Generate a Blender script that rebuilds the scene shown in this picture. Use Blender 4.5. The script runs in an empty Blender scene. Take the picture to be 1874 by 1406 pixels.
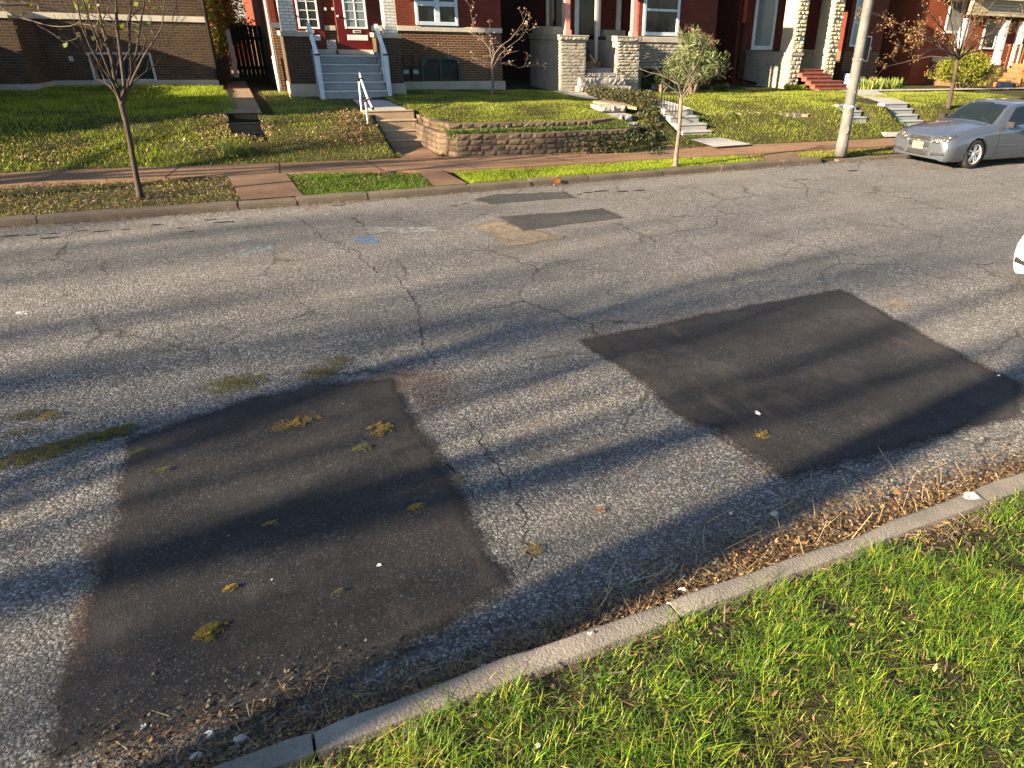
import bpy, bmesh, math, random
import numpy as np
from mathutils import Vector, Matrix, noise
from mathutils.bvhtree import BVHTree

S = bpy.context.scene
C = S.collection
rnd = random.Random(7)
rs = np.random.RandomState(11)
R = math.radians
# ------------------------------------------------------------------ camera
H_EYE = 2.75
FPX, CX, CY, WPX, HPX = 1267.0, 937 + 147, 703 + 17, 1874.0, 1406.0
pt, rl, yw = R(27.65), R(-1.5), R(26.7)
_f = Vector((math.sin(yw) * math.cos(pt), math.cos(yw) * math.cos(pt), -math.sin(pt)))
_r = Vector((math.cos(yw), -math.sin(yw), 0))
_d = _f.cross(_r)
RT = _r * math.cos(rl) + _d * math.sin(rl)
DN = -_r * math.sin(rl) + _d * math.cos(rl)
FW = _f
EYE = Vector((0, 0, H_EYE))
cam_d = bpy.data.cameras.new('camera')
cam = bpy.data.objects.new('camera', cam_d)
C.objects.link(cam)
cam.matrix_world = Matrix(((RT.x, -DN.x, -FW.x, EYE.x), (RT.y, -DN.y, -FW.y, EYE.y), (RT.z, -DN.z, -FW.z, EYE.z), (0, 0, 0, 1)))
cam_d.sensor_width = 36
cam_d.lens = FPX / WPX * 36
cam_d.shift_x = -(CX - WPX / 2) / WPX
cam_d.shift_y = (CY - HPX / 2) / WPX
cam_d.clip_start = 0.05
cam_d.clip_end = 1500
S.camera = cam
# ------------------------------------------------------------------ world and sun
SUN_AZ, SUN_EL = R(9.5), R(17.2)
w = bpy.data.worlds.new('World')
S.world = w
w.use_nodes = True
nt = w.node_tree
sky = nt.nodes.new('ShaderNodeTexSky')
sky.sky_type = 'NISHITA'
sky.sun_disc = False
sky.sun_elevation = SUN_EL
sky.sun_rotation = R(260.5)
sky.air_density = 1.0
sky.dust_density = 0.6
sky.ozone_density = 2.0
bg = nt.nodes['Background']
bg.inputs['Strength'].default_value = 0.05
nt.links.new(sky.outputs[0], bg.inputs[0])
sl = bpy.data.lights.new('sun', 'SUN')
sl.energy = 5.0
sl.angle = R(0.7)
sl.color = (1.0, 0.79, 0.54)
sun = bpy.data.objects.new('sun', sl)
C.objects.link(sun)
SDIR = Vector((math.cos(SUN_EL) * math.cos(SUN_AZ), math.cos(SUN_EL) * math.sin(SUN_AZ), -math.sin(SUN_EL)))
sun.rotation_euler = SDIR.to_track_quat('-Z', 'Y').to_euler()
sun.location = (-20, -6, 12)
S.view_settings.view_transform = 'Standard'
S.view_settings.look = 'None'
S.view_settings.gamma = 1
S.view_settings.exposure = 2.58
S.render.engine = 'CYCLES'
S.cycles.max_bounces = 5
S.cycles.transparent_max_bounces = 12
S.cycles.use_denoising = True

# ------------------------------------------------------------------ measuring helpers: a photo pixel to a point on a real plane
def ray(u, v):
    return RT * (u - CX) + DN * (v - CY) + FW * FPX
def Zp(u, v, z=0.0):
    d = ray(u, v)
    return EYE + d * ((z - H_EYE) / d.z)
def Yp(u, v, Y):
    d = ray(u, v)
    return EYE + d * (Y / d.y)
def Xp(u, v, X):
    d = ray(u, v)
    return EYE + d * (X / d.x)

# ------------------------------------------------------------------ object helpers
def tag(o, label=None, cat=None, group=None, kind=None):
    if label: o['label'] = label
    if cat: o['category'] = cat
    if group: o['group'] = group
    if kind: o['kind'] = kind
    return o
def thing(name, label, cat, loc=(0, 0, 0), group=None):
    o = bpy.data.objects.new(name, None)
    C.objects.link(o)
    o.location = loc
    o.empty_display_size = 0.2
    return tag(o, label, cat, group)

class MB:
    def __init__(s):
        s.v, s.f, s.c = [], [], []
    def vert(s, p):
        s.v.append(tuple(p)); return len(s.v) - 1
    def face(s, pts, c=None):
        i = len(s.v)
        s.v.extend(tuple(p) for p in pts)
        s.f.append(tuple(range(i, i + len(pts)))); s.c.append(c)
    def box(s, x0, x1, y0, y1, z0, z1, c=None):
        x0, x1 = min(x0, x1), max(x0, x1); y0, y1 = min(y0, y1), max(y0, y1); z0, z1 = min(z0, z1), max(z0, z1)
        i = len(s.v)
        s.v += [(x0, y0, z0), (x1, y0, z0), (x1, y1, z0), (x0, y1, z0), (x0, y0, z1), (x1, y0, z1), (x1, y1, z1), (x0, y1, z1)]
        for q in ((0, 3, 2, 1), (4, 5, 6, 7), (0, 1, 5, 4), (1, 2, 6, 5), (2, 3, 7, 6), (3, 0, 4, 7)):
            s.f.append(tuple(i + k for k in q)); s.c.append(c)
    def pbox(s, u0, v0, u1, v1, Y, d, c=None, zt=None, zb=None, df=0.0):
        """box whose front lies on plane Y, from photo extents"""
        vm, um = (v0 + v1) / 2, (u0 + u1) / 2
        x0, x1 = Yp(u0, vm, Y).x, Yp(u1, vm, Y).x
        z1, z0 = Yp(um, v0, Y).z, Yp(um, v1, Y).z
        if zt is not None: z1 = zt
        if zb is not None: z0 = zb
        s.box(x0, x1, Y - df, Y + d, z0, z1, c)
        return x0, x1, z0, z1
    def tube(s, P, r, n=6, c=None, cap=True):
        P = [Vector(p) for p in P]
        if not hasattr(r, '__len__'): r = [r] * len(P)
        up = None
        rings = []
        for k, p in enumerate(P):
            t = (P[min(k + 1, len(P) - 1)] - P[max(k - 1, 0)])
            if t.length < 1e-9: t = Vector((0, 0, 1))
            t.normalize()
            if up is None:
                up = Vector((1, 0, 0)) if abs(t.x) < 0.8 else Vector((0, 1, 0))
            a = (up - t * up.dot(t))
            if a.length < 1e-6: a = t.orthogonal()
            a.normalize(); up = a
            b = t.cross(a)
            i = len(s.v)
            for j in range(n):
                q = 2 * math.pi * j / n
                s.v.append(tuple(p + (a * math.cos(q) + b * math.sin(q)) * r[k]))
            rings.append(i)
        for k in range(len(P) - 1):
            for j in range(n):
                s.f.append((rings[k] + j, rings[k] + (j + 1) % n, rings[k + 1] + (j + 1) % n, rings[k + 1] + j)); s.c.append(c)
        if cap:
            s.f.append(tuple(rings[0] + j for j in reversed(range(n)))); s.c.append(c)
            s.f.append(tuple(rings[-1] + j for j in range(n))); s.c.append(c)
    def bar(s, a, b, wd, ht, c=None):
        """rectangular bar from a to b"""
        a, b = Vector(a), Vector(b)
        t = (b - a).normalized()
        sd = t.cross(Vector((0, 0, 1)))
        if sd.length < 1e-4: sd = Vector((1, 0, 0))
        sd.normalize(); up = sd.cross(t)
        i = len(s.v)
        for p in (a, b):
            for q, h in ((-1, -1), (1, -1), (1, 1), (-1, 1)):
                s.v.append(tuple(p + sd * q * wd / 2 + up * h * ht / 2))
        for q in ((0, 1, 2, 3), (7, 6, 5, 4), (0, 4, 5, 1), (1, 5, 6, 2), (2, 6, 7, 3), (3, 7, 4, 0)):
            s.f.append(tuple(i + k for k in q)); s.c.append(c)
    def grid(s, nx, ny, fn, c=None, close=False):
        i = len(s.v)
        for a in range(nx):
            for b in range(ny):
                s.v.append(tuple(fn(a, b)))
        for a in range(nx - 1):
            for b in range(ny - 1):
                s.f.append((i + a * ny + b, i + (a + 1) * ny + b, i + (a + 1) * ny + b + 1, i + a * ny + b + 1)); s.c.append(c)
    def build(s, name, mat, parent=None, smooth=False, bevel=0, seg=1, fix=True):
        me = bpy.data.meshes.new(name)
        me.from_pydata(s.v, [], s.f)
        if any(c is not None for c in s.c):
            at = me.color_attributes.new('Col', 'FLOAT_COLOR', 'CORNER')
            arr = []
            for f, c in zip(s.f, s.c):
                c = c or (1, 1, 1)
                arr += [c[0], c[1], c[2], 1.0] * len(f)
            at.data.foreach_set('color', arr)
        if fix:
            bm = bmesh.new(); bm.from_mesh(me)
            bmesh.ops.recalc_face_normals(bm, faces=bm.faces)
            bm.to_mesh(me); bm.free()
        if smooth:
            me.polygons.foreach_set('use_smooth', [True] * len(me.polygons))
        me.materials.append(mat)
        o = bpy.data.objects.new(name, me)
        C.objects.link(o)
        if parent is not None:
            o.parent = parent
            o.location = -parent.location if parent.type == 'EMPTY' else (0, 0, 0)
        if bevel:
            m = o.modifiers.new('b', 'BEVEL'); m.width = bevel; m.segments = seg; m.limit_method = 'ANGLE'; m.angle_limit = R(40)
        return o

def fastmesh(name, V, F, mat, col=None, nper=3, parent=None, smooth=False):
    """big meshes from numpy arrays: V (n,3), F (m,nper), col (m,3) per face"""
    me = bpy.data.meshes.new(name)
    V = np.asarray(V, np.float32); F = np.asarray(F, np.int32)
    me.vertices.add(len(V)); me.vertices.foreach_set('co', V.ravel())
    me.loops.add(F.size); me.loops.foreach_set('vertex_index', F.ravel())
    me.polygons.add(len(F))
    me.polygons.foreach_set('loop_start', np.arange(0, F.size, nper, dtype=np.int32))
    me.polygons.foreach_set('loop_total', np.full(len(F), nper, np.int32))
    me.update(calc_edges=True)
    if col is not None:
        at = me.color_attributes.new('Col', 'FLOAT_COLOR', 'CORNER')
        cc = np.ones((F.size, 4), np.float32); cc[:, :3] = np.repeat(col, nper, axis=0)
        at.data.foreach_set('color', cc.ravel())
    if smooth: me.polygons.foreach_set('use_smooth', np.ones(len(F), bool))
    me.materials.append(mat)
    o = bpy.data.objects.new(name, me)
    C.objects.link(o)
    if parent is not None:
        o.parent = parent; o.location = -parent.location
    return o

# ------------------------------------------------------------------ materials
class NT:
    def __init__(s, name, rough=0.8, spec=0.3):
        s.m = bpy.data.materials.new(name); s.m.use_nodes = True
        s.t = s.m.node_tree; s.b = s.t.nodes['Principled BSDF']
        s.b.inputs['Roughness'].default_value = rough
        s.b.inputs['Specular IOR Level'].default_value = spec
        s.tc = s.t.nodes.new('ShaderNodeTexCoord')
        s.geo = s.t.nodes.new('ShaderNodeNewGeometry')
    @property
    def P(s): return s.geo.outputs['Position']
    def link(s, a, b):
        s.t.links.new(a, b)
    def put(s, sock, v):
        if v is None: return
        if hasattr(v, 'links') or isinstance(v, bpy.types.NodeSocket): s.link(v, sock)
        else:
            if sock.type == 'RGBA' and len(v) == 3: v = (*v, 1)
            sock.default_value = v
    def noise(s, scale, detail=2, rough=0.5, vec=None, col=False, dist=0):
        n = s.t.nodes.new('ShaderNodeTexNoise')
        n.inputs['Scale'].default_value = scale; n.inputs['Detail'].default_value = detail
        n.inputs['Roughness'].default_value = rough; n.inputs['Distortion'].default_value = dist
        s.link(vec or s.P, n.inputs['Vector'])
        return n.outputs['Color' if col else 'Fac']
    def voro(s, scale, feature='F1', out='Distance', vec=None, rand=1):
        n = s.t.nodes.new('ShaderNodeTexVoronoi'); n.feature = feature
        n.inputs['Scale'].default_value = scale; n.inputs['Randomness'].default_value = rand
        s.link(vec or s.P, n.inputs['Vector'])
        return n.outputs[out]
    def map(s, v, a, b, c=0.0, d=1.0, smooth=False):
        n = s.t.nodes.new('ShaderNodeMapRange')
        if smooth: n.interpolation_type = 'SMOOTHSTEP'
        s.put(n.inputs[0], v)
        for k, x in enumerate((a, b, c, d)): s.put(n.inputs[k + 1], x)
        return n.outputs[0]
    def math(s, op, a, b=None, c=None, clamp=False):
        n = s.t.nodes.new('ShaderNodeMath'); n.operation = op; n.use_clamp = clamp
        for k, x in enumerate((a, b, c)):
            if x is not None: s.put(n.inputs[k], x)
        return n.outputs[0]
    def mix(s, f, a, b, mode='MIX'):
        n = s.t.nodes.new('ShaderNodeMix'); n.data_type = 'RGBA'; n.blend_type = mode
        s.put(n.inputs[0], f); s.put(n.inputs[6], a); s.put(n.inputs[7], b)
        return n.outputs[2]
    def ramp(s, f, stops):
        n = s.t.nodes.new('ShaderNodeValToRGB')
        e = n.color_ramp.elements
        while len(e) < len(stops): e.new(0.5)
        for k, (p, c) in enumerate(stops):
            e[k].position = p; e[k].color = (*c, 1)
        s.put(n.inputs[0], f)
        return n.outputs[0]
    def vscale(s, v, sc):
        n = s.t.nodes.new('ShaderNodeVectorMath'); n.operation = 'MULTIPLY'
        s.put(n.inputs[0], v); n.inputs[1].default_value = sc
        return n.outputs[0]
    def sep(s, v):
        n = s.t.nodes.new('ShaderNodeSeparateXYZ'); s.put(n.inputs[0], v); return n.outputs
    def comb(s, x, y, z):
        n = s.t.nodes.new('ShaderNodeCombineXYZ')
        for k, q in enumerate((x, y, z)): s.put(n.inputs[k], q)
        return n.outputs[0]
    def attr(s, name='Col'):
        n = s.t.nodes.new('ShaderNodeAttribute'); n.attribute_name = name
        return n
    def hsv(s, c, h=0.5, sat=1.0, v=1.0):
        n = s.t.nodes.new('ShaderNodeHueSaturation')
        s.put(n.inputs[0], h); s.put(n.inputs[1], sat); s.put(n.inputs[2], v); s.put(n.inputs[4], c)
        return n.outputs[0]
    def bump(s, h, strength=0.5, dist=0.01, normal=None):
        n = s.t.nodes.new('ShaderNodeBump')
        n.inputs['Strength'].default_value = strength; n.inputs['Distance'].default_value = dist
        s.link(h, n.inputs['Height'])
        if normal is not None: s.link(normal, n.inputs['Normal'])
        return n.outputs[0]
    def base(s, c, rough=None, normal=None, metal=None):
        s.put(s.b.inputs['Base Color'], c)
        if rough is not None: s.put(s.b.inputs['Roughness'], rough)
        if metal is not None: s.put(s.b.inputs['Metallic'], metal)
        if normal is not None: s.link(normal, s.b.inputs['Normal'])
        return s.m

def simple(name, c, rough=0.6, var=0.15, scale=8, spec=0.3, metal=0, bump=0.15, bs=60, bd=0.004):
    n = NT(name, rough, spec)
    f = n.noise(scale, 5, 0.6)
    c2 = tuple(x * (1 - var) for x in c); c1 = tuple(min(1, x * (1 + var)) for x in c)
    col = n.mix(n.map(f, 0.35, 0.65), c2, c1)
    h = n.noise(bs, 3)
    return n.base(col, n.map(f, 0.3, 0.7, max(0.02, rough - 0.07), min(1, rough + 0.07)), n.bump(h, bump, bd), metal)

def m_vcol(name, rough=0.7, spec=0.25, transl=0.0, var=0.2, bright=1.0):
    n = NT(name, rough, spec)
    a = n.attr()
    col = n.mix(n.noise(35, 2), n.mix(1.0, a.outputs['Color'], (1 - var,) * 3, 'MULTIPLY'), a.outputs['Color'])
    n.base(col)
    if transl:
        tr = n.t.nodes.new('ShaderNodeBsdfTranslucent')
        n.put(tr.inputs[0], n.hsv(col, 0.49, 1.1, 1.1))
        mx = n.t.nodes.new('ShaderNodeMixShader'); mx.inputs[0].default_value = transl
        n.link(n.b.outputs[0], mx.inputs[1]); n.link(tr.outputs[0], mx.inputs[2])
        n.link(mx.outputs[0], n.t.nodes['Material Output'].inputs[0])
    return n.m

def m_brick(name, c1, c2, mortar, bw=0.205, bh=0.068, ms=0.009, dirt=0.35, bumpd=0.006, rough=0.85, offx=0.0):
    n = NT(name, rough, 0.2)
    x, y, z = n.sep(n.P)[:3]
    vec = n.comb(n.math('ADD', n.math('ADD', x, y), offx), z, 0.0)
    b = n.t.nodes.new('ShaderNodeTexBrick')
    n.link(vec, b.inputs['Vector'])
    b.inputs['Scale'].default_value = 1.0
    b.inputs['Brick Width'].default_value = bw; b.inputs['Row Height'].default_value = bh
    b.inputs['Mortar Size'].default_value = ms; b.inputs['Mortar Smooth'].default_value = 0.3
    n.put(b.inputs['Color1'], c1); n.put(b.inputs['Color2'], c2); n.put(b.inputs['Mortar'], mortar)
    big = n.noise(1.3, 4, 0.6); fine = n.noise(40, 4, 0.7)
    col = n.mix(n.map(big, 0.35, 0.7, 0.0, dirt), b.outputs['Color'], tuple(k * 0.45 for k in c1))
    col = n.mix(n.map(fine, 0.3, 0.75, 0, 0.35), col, tuple(k * 0.6 for k in c2))
    hgt = n.math('ADD', n.math('MULTIPLY', b.outputs['Fac'], -1.0), n.math('MULTIPLY', fine, 0.5))
    return n.base(col, rough, n.bump(hgt, 0.9, bumpd))

def m_concrete(name, c, var=0.25, agg=0.0, rough=0.85, stain=(0.05, 0.045, 0.04), stf=0.35, bumpd=0.004):
    n = NT(name, rough, 0.25)
    a = n.noise(2.2, 6, 0.65); f = n.noise(70, 4, 0.7)
    col = n.mix(n.map(a, 0.3, 0.7), tuple(k * (1 - var) for k in c), tuple(k * (1 + var * 0.6) for k in c))
    col = n.mix(n.map(n.noise(0.9, 5, 0.7), 0.52, 0.72, 0, stf), col, stain)
    col = n.mix(n.map(f, 0.35, 0.7, 0, 0.3), col, tuple(k * 0.5 for k in c))
    h = f
    if agg:
        v = n.voro(75); vc = n.voro(75, out='Color')
        col = n.mix(agg, col, n.hsv(n.mix(n.sep(vc)[0], tuple(k * 0.55 for k in c), tuple(min(1, k * 1.5) for k in c))))
        h = n.math('ADD', n.math('MULTIPLY', v, -1.2), f)
    return n.base(col, rough, n.bump(h, 0.8, bumpd))
# ================================================================== ground, road, kerbs, pavements
def ip(x, xs, ys):
    return float(np.interp(x, xs, ys))
def KF(x): return ip(x, [-3, 2.9, 11, 30], [12.80, 12.90, 13.32, 13.6])      # far kerb face
def SN(x): return ip(x, [-2.5, .6, 4.2, 13.5], [15.2, 14.9, 14.2, 14.14])    # far pavement, near edge
def SF(x): return ip(x, [-2.5, .6, 4.6, 9, 14.4], [16.38, 16.0, 15.72, 15.45, 15.16])
KN = 2.23                                                                     # near kerb face
KW = 0.14

def m_road():
    n = NT('worn_asphalt', 0.75, 0.35)
    pv = n.mix(0.02, n.P, n.noise(45, 3, col=True))
    vc = n.sep(n.voro(58, out='Color', vec=pv)); vd = n.voro(58, vec=pv)
    vd2 = n.voro(130); vc2 = n.sep(n.voro(130, out='Color'))
    big = n.noise(0.35, 5, 0.6); mid = n.noise(2.5, 5, 0.65)
    st = n.ramp(vc[0], [(0.0, (.035, .036, .04)), (0.25, (.09, .092, .097)), (0.55, (.25, .25, .25)), (0.82, (.44, .43, .41)), (1.0, (.72, .70, .66))])
    fine = n.ramp(vc2[0], [(0.0, (.06, .06, .062)), (0.6, (.22, .215, .205)), (1.0, (.46, .45, .42))])
    col = n.mix(0.38, st, fine)
    col = n.mix(n.map(vd, 0.36, 0.66, 0, 0.85), col, (.028, .029, .031))
    col = n.mix(n.map(mid, 0.42, 0.7, 0.0, 0.45), col, (.095, .088, .08))
    col = n.mix(n.map(n.noise(.8, 6, .72), 0.50, 0.66, 0.0, 0.45), col, (.085, .072, .062))
    col = n.mix(n.map(n.noise(6.5, 4, .7), 0.56, 0.72, 0.0, 0.5), col, (.06, .057, .055))
    col = n.mix(n.map(big, 0.4, 0.65, 0.0, 0.25), col, (.22, .205, .18))
    # long worn streaks along the road, and a faint brown tone between the patches
    sx = n.noise(1.0, 5, 0.65, vec=n.vscale(n.P, (0.25, 2.2, 1)))
    col = n.mix(n.map(sx, 0.5, 0.72, 0.0, 0.3), col, (.07, .072, .078))
    # distance fade of the grain contrast is left to the sampler; hairline craze
    cr = n.voro(0.9, 'DISTANCE_TO_EDGE', vec=n.mix(0.28, n.P, n.noise(1.5, 6, 0.7, col=True)))
    crm = n.math('MULTIPLY', n.map(cr, 0.0, 0.014, 1.0, 0.0), n.map(n.noise(0.5, 3), 0.44, 0.58))
    cr2 = n.voro(2.6, 'DISTANCE_TO_EDGE', vec=n.mix(0.22, n.P, n.noise(2.5, 6, 0.7, col=True)))
    crm = n.math('MAXIMUM', crm, n.math('MULTIPLY', n.map(cr2, 0.0, 0.020, 0.9, 0.0), n.map(n.noise(0.7, 3, vec=n.vscale(n.P, (1, 1.3, 1))), 0.56, 0.66)))
    col = n.mix(n.math('MULTIPLY', crm, 0.9), col, (.02, .02, .02))
    h = n.math('ADD', n.math('MULTIPLY', vd, -1.0), n.math('MULTIPLY', n.noise(75, 4, .75), 1.3))
    h = n.math('ADD', h, n.math('MULTIPLY', vd2, -0.5))
    nb = n.bump(h, 1.0, 0.016)
    nb = n.bump(n.noise(5, 4), 0.35, 0.03, nb)
    return n.base(col, 0.8, nb)
M_ROAD = m_road()
M_KERB = m_concrete('kerb_concrete', (.20, .18, .155), 0.45, 0.12, stf=0.65, bumpd=0.002)
M_KERBF = m_concrete('kerb_old', (.11, .09, .07), 0.35, 0.3, stf=0.6, bumpd=0.01)
M_SIDE = m_concrete('red_pavement', (.20, .12, .07), 0.45, 0.5, stf=0.3, bumpd=0.006)
M_CONC = m_concrete('pale_concrete', (.33, .325, .31), 0.15, 0.1, stf=0.3)
M_CONCW = m_concrete('tan_concrete', (.36, .27, .17), 0.22, 0.3, stf=0.45)
M_CONCG = m_concrete('grey_concrete', (.27, .29, .30), 0.15, 0.1, stf=0.2)
M_CONCB = m_concrete('brown_concrete', (.22, .16, .10), 0.25, 0.2, stf=0.5)
M_DARK = simple('crack_dark', (.012, .011, .010), 0.95, 0.3)

def ground_mat(name, a, b, c, sc=3.0):
    n = NT(name, 0.95, 0.1)
    f = n.noise(sc, 6, 0.7); g = n.noise(28, 4, 0.7)
    col = n.mix(n.map(f, 0.35, 0.65), a, b)
    col = n.mix(n.map(g, 0.42, 0.66), col, c)
    return n.base(col, 0.95, n.bump(n.math('ADD', g, n.noise(90, 3)), 1.0, 0.02))
M_SOIL = ground_mat('lawn_soil', (.04, .045, .014), (.06, .045, .024), (.028, .036, .01))
M_SOILN = ground_mat('verge_soil', (.035, .028, .018), (.025, .032, .01), (.06, .045, .03))

# the wide base ground, under everything
mb = MB(); mb.face([(-500, -500, -.25), (500, -500, -.25), (500, 500, -.25), (-500, 500, -.25)])
mb.build('ground', M_SOIL)['kind'] = 'structure'
# the road
mb = MB()
mb.face([(-150, 2.1, 0), (200, 2.1, 0), (200, 13.7, 0), (-150, 13.7, 0)])
mb.build('road', M_ROAD)['kind'] = 'structure'

# kerbs, in lengths with open joints and a worn rounded arris
def kerb(name, xs, face, back, ztop, mat, sgn, jit):
    mb = MB()
    for a, b in zip(xs[:-1], xs[1:]):
        dz, dy = rnd.uniform(-jit, jit), rnd.uniform(-jit, jit)
        n = max(3, int((b - a) / 0.09)) if b - a < 12 else 8
        g = 0.006 if b - a < 12 else 0
        def fn(i, j, a=a, b=b, n=n, dz=dz, dy=dy, g=g):
            x = a + g + (b - a - 2 * g) * i / (n - 1)
            e = 0.25 if i in (0, n - 1) else 1.0
            yf, yb = face(x) + dy, back(x) + dy
            wv = (noise.noise(Vector((x * 2.3, sgn * 3, j))) * 0.011 + noise.noise(Vector((x * 9, sgn * 7, j * .7))) * 0.006)
            prof = [(yf, -.1), (yf, ztop * .45), (yf - sgn * .004, ztop - .028), (yf - sgn * .012, ztop - .010), (yf - sgn * .032, ztop),
                    (yf - sgn * .09, ztop + .002), (yb + sgn * .01, ztop), (yb, ztop - .06), (yb, -.1)]
            y, z = prof[j]
            if 1 <= j <= 6: z += dz + wv * .6
            if 0 < j < 5: y += wv
            if i in (0, n - 1) and 2 <= j <= 6: z -= .008
            return (x, y, z)
        mb.grid(n, 9, fn)
        for i in (0, n - 1):
            mb.face([fn(i, j) for j in range(9)])
    o = mb.build(name, mat, smooth=True)
    m = o.modifiers.new('e', 'EDGE_SPLIT'); m.split_angle = R(50)
    o['kind'] = 'structure'
    return o
xj = Zp(1220, 1097, .13).x
kerb('near_kerb', [-60, -20, -8, -5.4, -2.6, xj - 1.75, xj, xj + 2.35, xj + 4.9, xj + 7.5, xj + 10, xj + 22, 80],
     lambda x: KN + 0.012 * math.sin(x * 1.7) + .02 * max(0, min(1, (x - 3.0))), lambda x: KN - KW, .135, M_KERB, 1, .006)
fj = [Zp(u, v, .1).x for u, v in ((62, 404), (433, 368), (540, 362), (673, 357), (868, 347), (985, 340), (1098, 333), (1238, 322), (1345, 312))]
kerb('far_kerb', [-60, -20, -9, -6] + fj + [11.6, 12.8], KF, lambda x: KF(x) + .2, .12, M_KERBF, -1, .012)
kerb('far_kerb', [13.4, 16, 19, 24, 40, 80], KF, lambda x: KF(x) + .2, .06, M_KERBF, -1, .012)

# near verge surface
mb = MB()
def verge_z(x, y):
    d = (KN - KW) - y
    return .125 + min(.10, max(0, d) * .09) + .02 * noise.noise(Vector((x * 1.5, y * 1.5, 0))) + .012 * noise.noise(Vector((x * 5, y * 5, 3))) - (.02 if d < .05 else 0)
mb.grid(130, 42, lambda a, b: (-4 + a * .1, 2.075 - b * .1, verge_z(-4 + a * .1, 2.075 - b * .1)))
mb.build('near_verge', M_SOILN, smooth=True)['kind'] = 'structure'
mb = MB()
for (x0, x1, y0, y1) in ((-60, -4, -3, 2.07), (8.9, 90, -3, 2.07), (-60, 90, -40, -2.02)):
    zz = .17 if y1 > 0 else .19
    mb.face([(x0, y0, zz), (x1, y0, zz), (x1, y1, zz), (x0, y1, zz)])
mb.build('near_lawn', M_SOILN)['kind'] = 'structure'

# far side terrain
PRO = [(-12, [(0, .16), (1.3, .60), (2.2, .92), (8.6, 1.06), (14, 1.1)]),
       (0.0, [(0, .16), (.9, .45), (1.9, .86), (8.6, 1.04), (14, 1.1)]),
       (0.6, [(0, .16), (.9, .42), (2.5, .84), (7.6, 1.0), (14, 1.05)]),
       (3.3, [(0, .16), (.9, .38), (2.8, .84), (7.6, 1.0), (14, 1.05)]),
       (3.85, [(0, .16), (.9, .35), (2.8, .86), (7.6, 1.0), (14, 1.05)]),
       (4.1, [(0, .18), (.38, .62), (.8, .74), (3.3, .95), (7.8, 1.0), (14, 1.02)]),
       (8.9, [(0, .18), (.25, .62), (.75, .74), (3.3, .92), (7.8, .96), (14, 1.0)]),
       (9.4, [(0, .2), (1.0, .30), (2.0, .62), (3.7, .86), (7.8, .92), (14, .95)]),
       (10.6, [(0, .2), (.8, .42), (1.8, .8), (3.7, .93), (7.8, .9), (14, .95)]),
       (12.0, [(0, .2), (1.9, .70), (3.7, .90), (7.8, .88), (14, .9)]),
       (14.9, [(0, .2), (1.9, .72), (3.7, .90), (7.8, .85), (14, .9)]),
       (15.8, [(0, .22), (.6, .42), (1.5, .88), (3.7, .97), (7.8, .85), (14, .85)]),
       (18.0, [(0, .22), (.5, .38), (1.3, .90), (3.7, .97), (7.8, .85), (14, .85)]),
       (26, [(0, .22), (1.7, .92), (3.7, .97), (7.8, .85), (14, .85)])]
def TZ(x, y):
    """height of the far side ground"""
    k = SF(x)
    if y <= k:
        kf = KF(x) + .2
        t = (y - kf) / (k - kf)
        return .095 + .075 * max(0, min(1, t * 1.3)) if y < SN(x) else .165
    xs = [p[0] for p in PRO]
    i = max(0, min(len(xs) - 2, int(np.searchsorted(xs, x)) - 1))
    t = max(0, min(1, (x - xs[i]) / (xs[i + 1] - xs[i])))
    z = [ip(y - k, [q[0] for q in PRO[j][1]], [q[1] for q in PRO[j][1]]) for j in (i, i + 1)]
    return z[0] * (1 - t) + z[1] * t
HOLES = []      # footprints (x0,x1,y0,y1,depth) of stairs cut into the slope
STAIRS = {}
def stair_fp(x0, x1, y0, y1, d=.45): HOLES.append((x0, x1, y0, y1, d))
def plan(px, zs):
    P = [(Zp(a, v, z), Zp(b, v, z)) for (a, b, v), z in zip(px, zs)]
    x0 = sum(a.x for a, b in P) / len(P); x1 = sum(b.x for a, b in P) / len(P); out = []
    for k, (a, b) in enumerate(P):
        y = (a.y + b.y) / 2
        if out: y = max(y, out[-1][2] + .24)
        out.append((x0, x1, y, zs[k]))
    return out
ST_TAN = plan([(684, 781, 257), (676, 775, 238.6), (670, 768, 220), (662, 761, 202.8)], [.34, .52, .71, .91])
ST_GREY = plan([(1243, 1308, 240.5), (1234, 1297, 227.5), (1226, 1286, 213.5), (1215, 1275, 200.5)], [.47, .617, .764, .91])
ST_MOSS = plan([(412, 489, 244), (410, 484, 226), (408, 479, 206.5)], [.50, .69, .90])
ST_SMALL = plan([(1556, 1606, 227), (1552, 1594, 215), (1545, 1582, 203.5), (1530, 1569, 192.5)], [.50, .65, .80, .95])
ST_WIDE = plan([(1664, 1717, 232), (1656, 1706, 222.5), (1640, 1694, 212), (1624, 1683, 201), (1612, 1671, 190.5)], [.39, .535, .68, .825, .968])
for s_, bk in ((ST_GREY, .2), (ST_SMALL, .2), (ST_WIDE, .3)): stair_fp(s_[0][0] - .12, s_[0][1] + .12, s_[0][2] - .06, s_[-1][2] + bk + .1, .3)
stair_fp(3.15, 4.30, 15.85, 18.6, .7); stair_fp(ST_MOSS[0][0], ST_MOSS[0][1], 17.2, 18.8); stair_fp(.1, 1.9, 18.75, 28, .12)
stair_fp(4.08, 9.0, 15.75, 16.12, .25)
def terr(x, y, cut=True):
    z = TZ(x, y)
    if y > SF(x) + .1:
        z += .03 * noise.noise(Vector((x * .9, y * .9, 5))) + .015 * noise.noise(Vector((x * 3, y * 3, 9)))
    for h in (HOLES if cut else ()):
        if h[0] + .06 < x < h[1] - .06 and h[2] + .06 < y < h[3] - .06: z -= h[4]
    return z
mb = MB()
NX, NY = 380, 135
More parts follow.
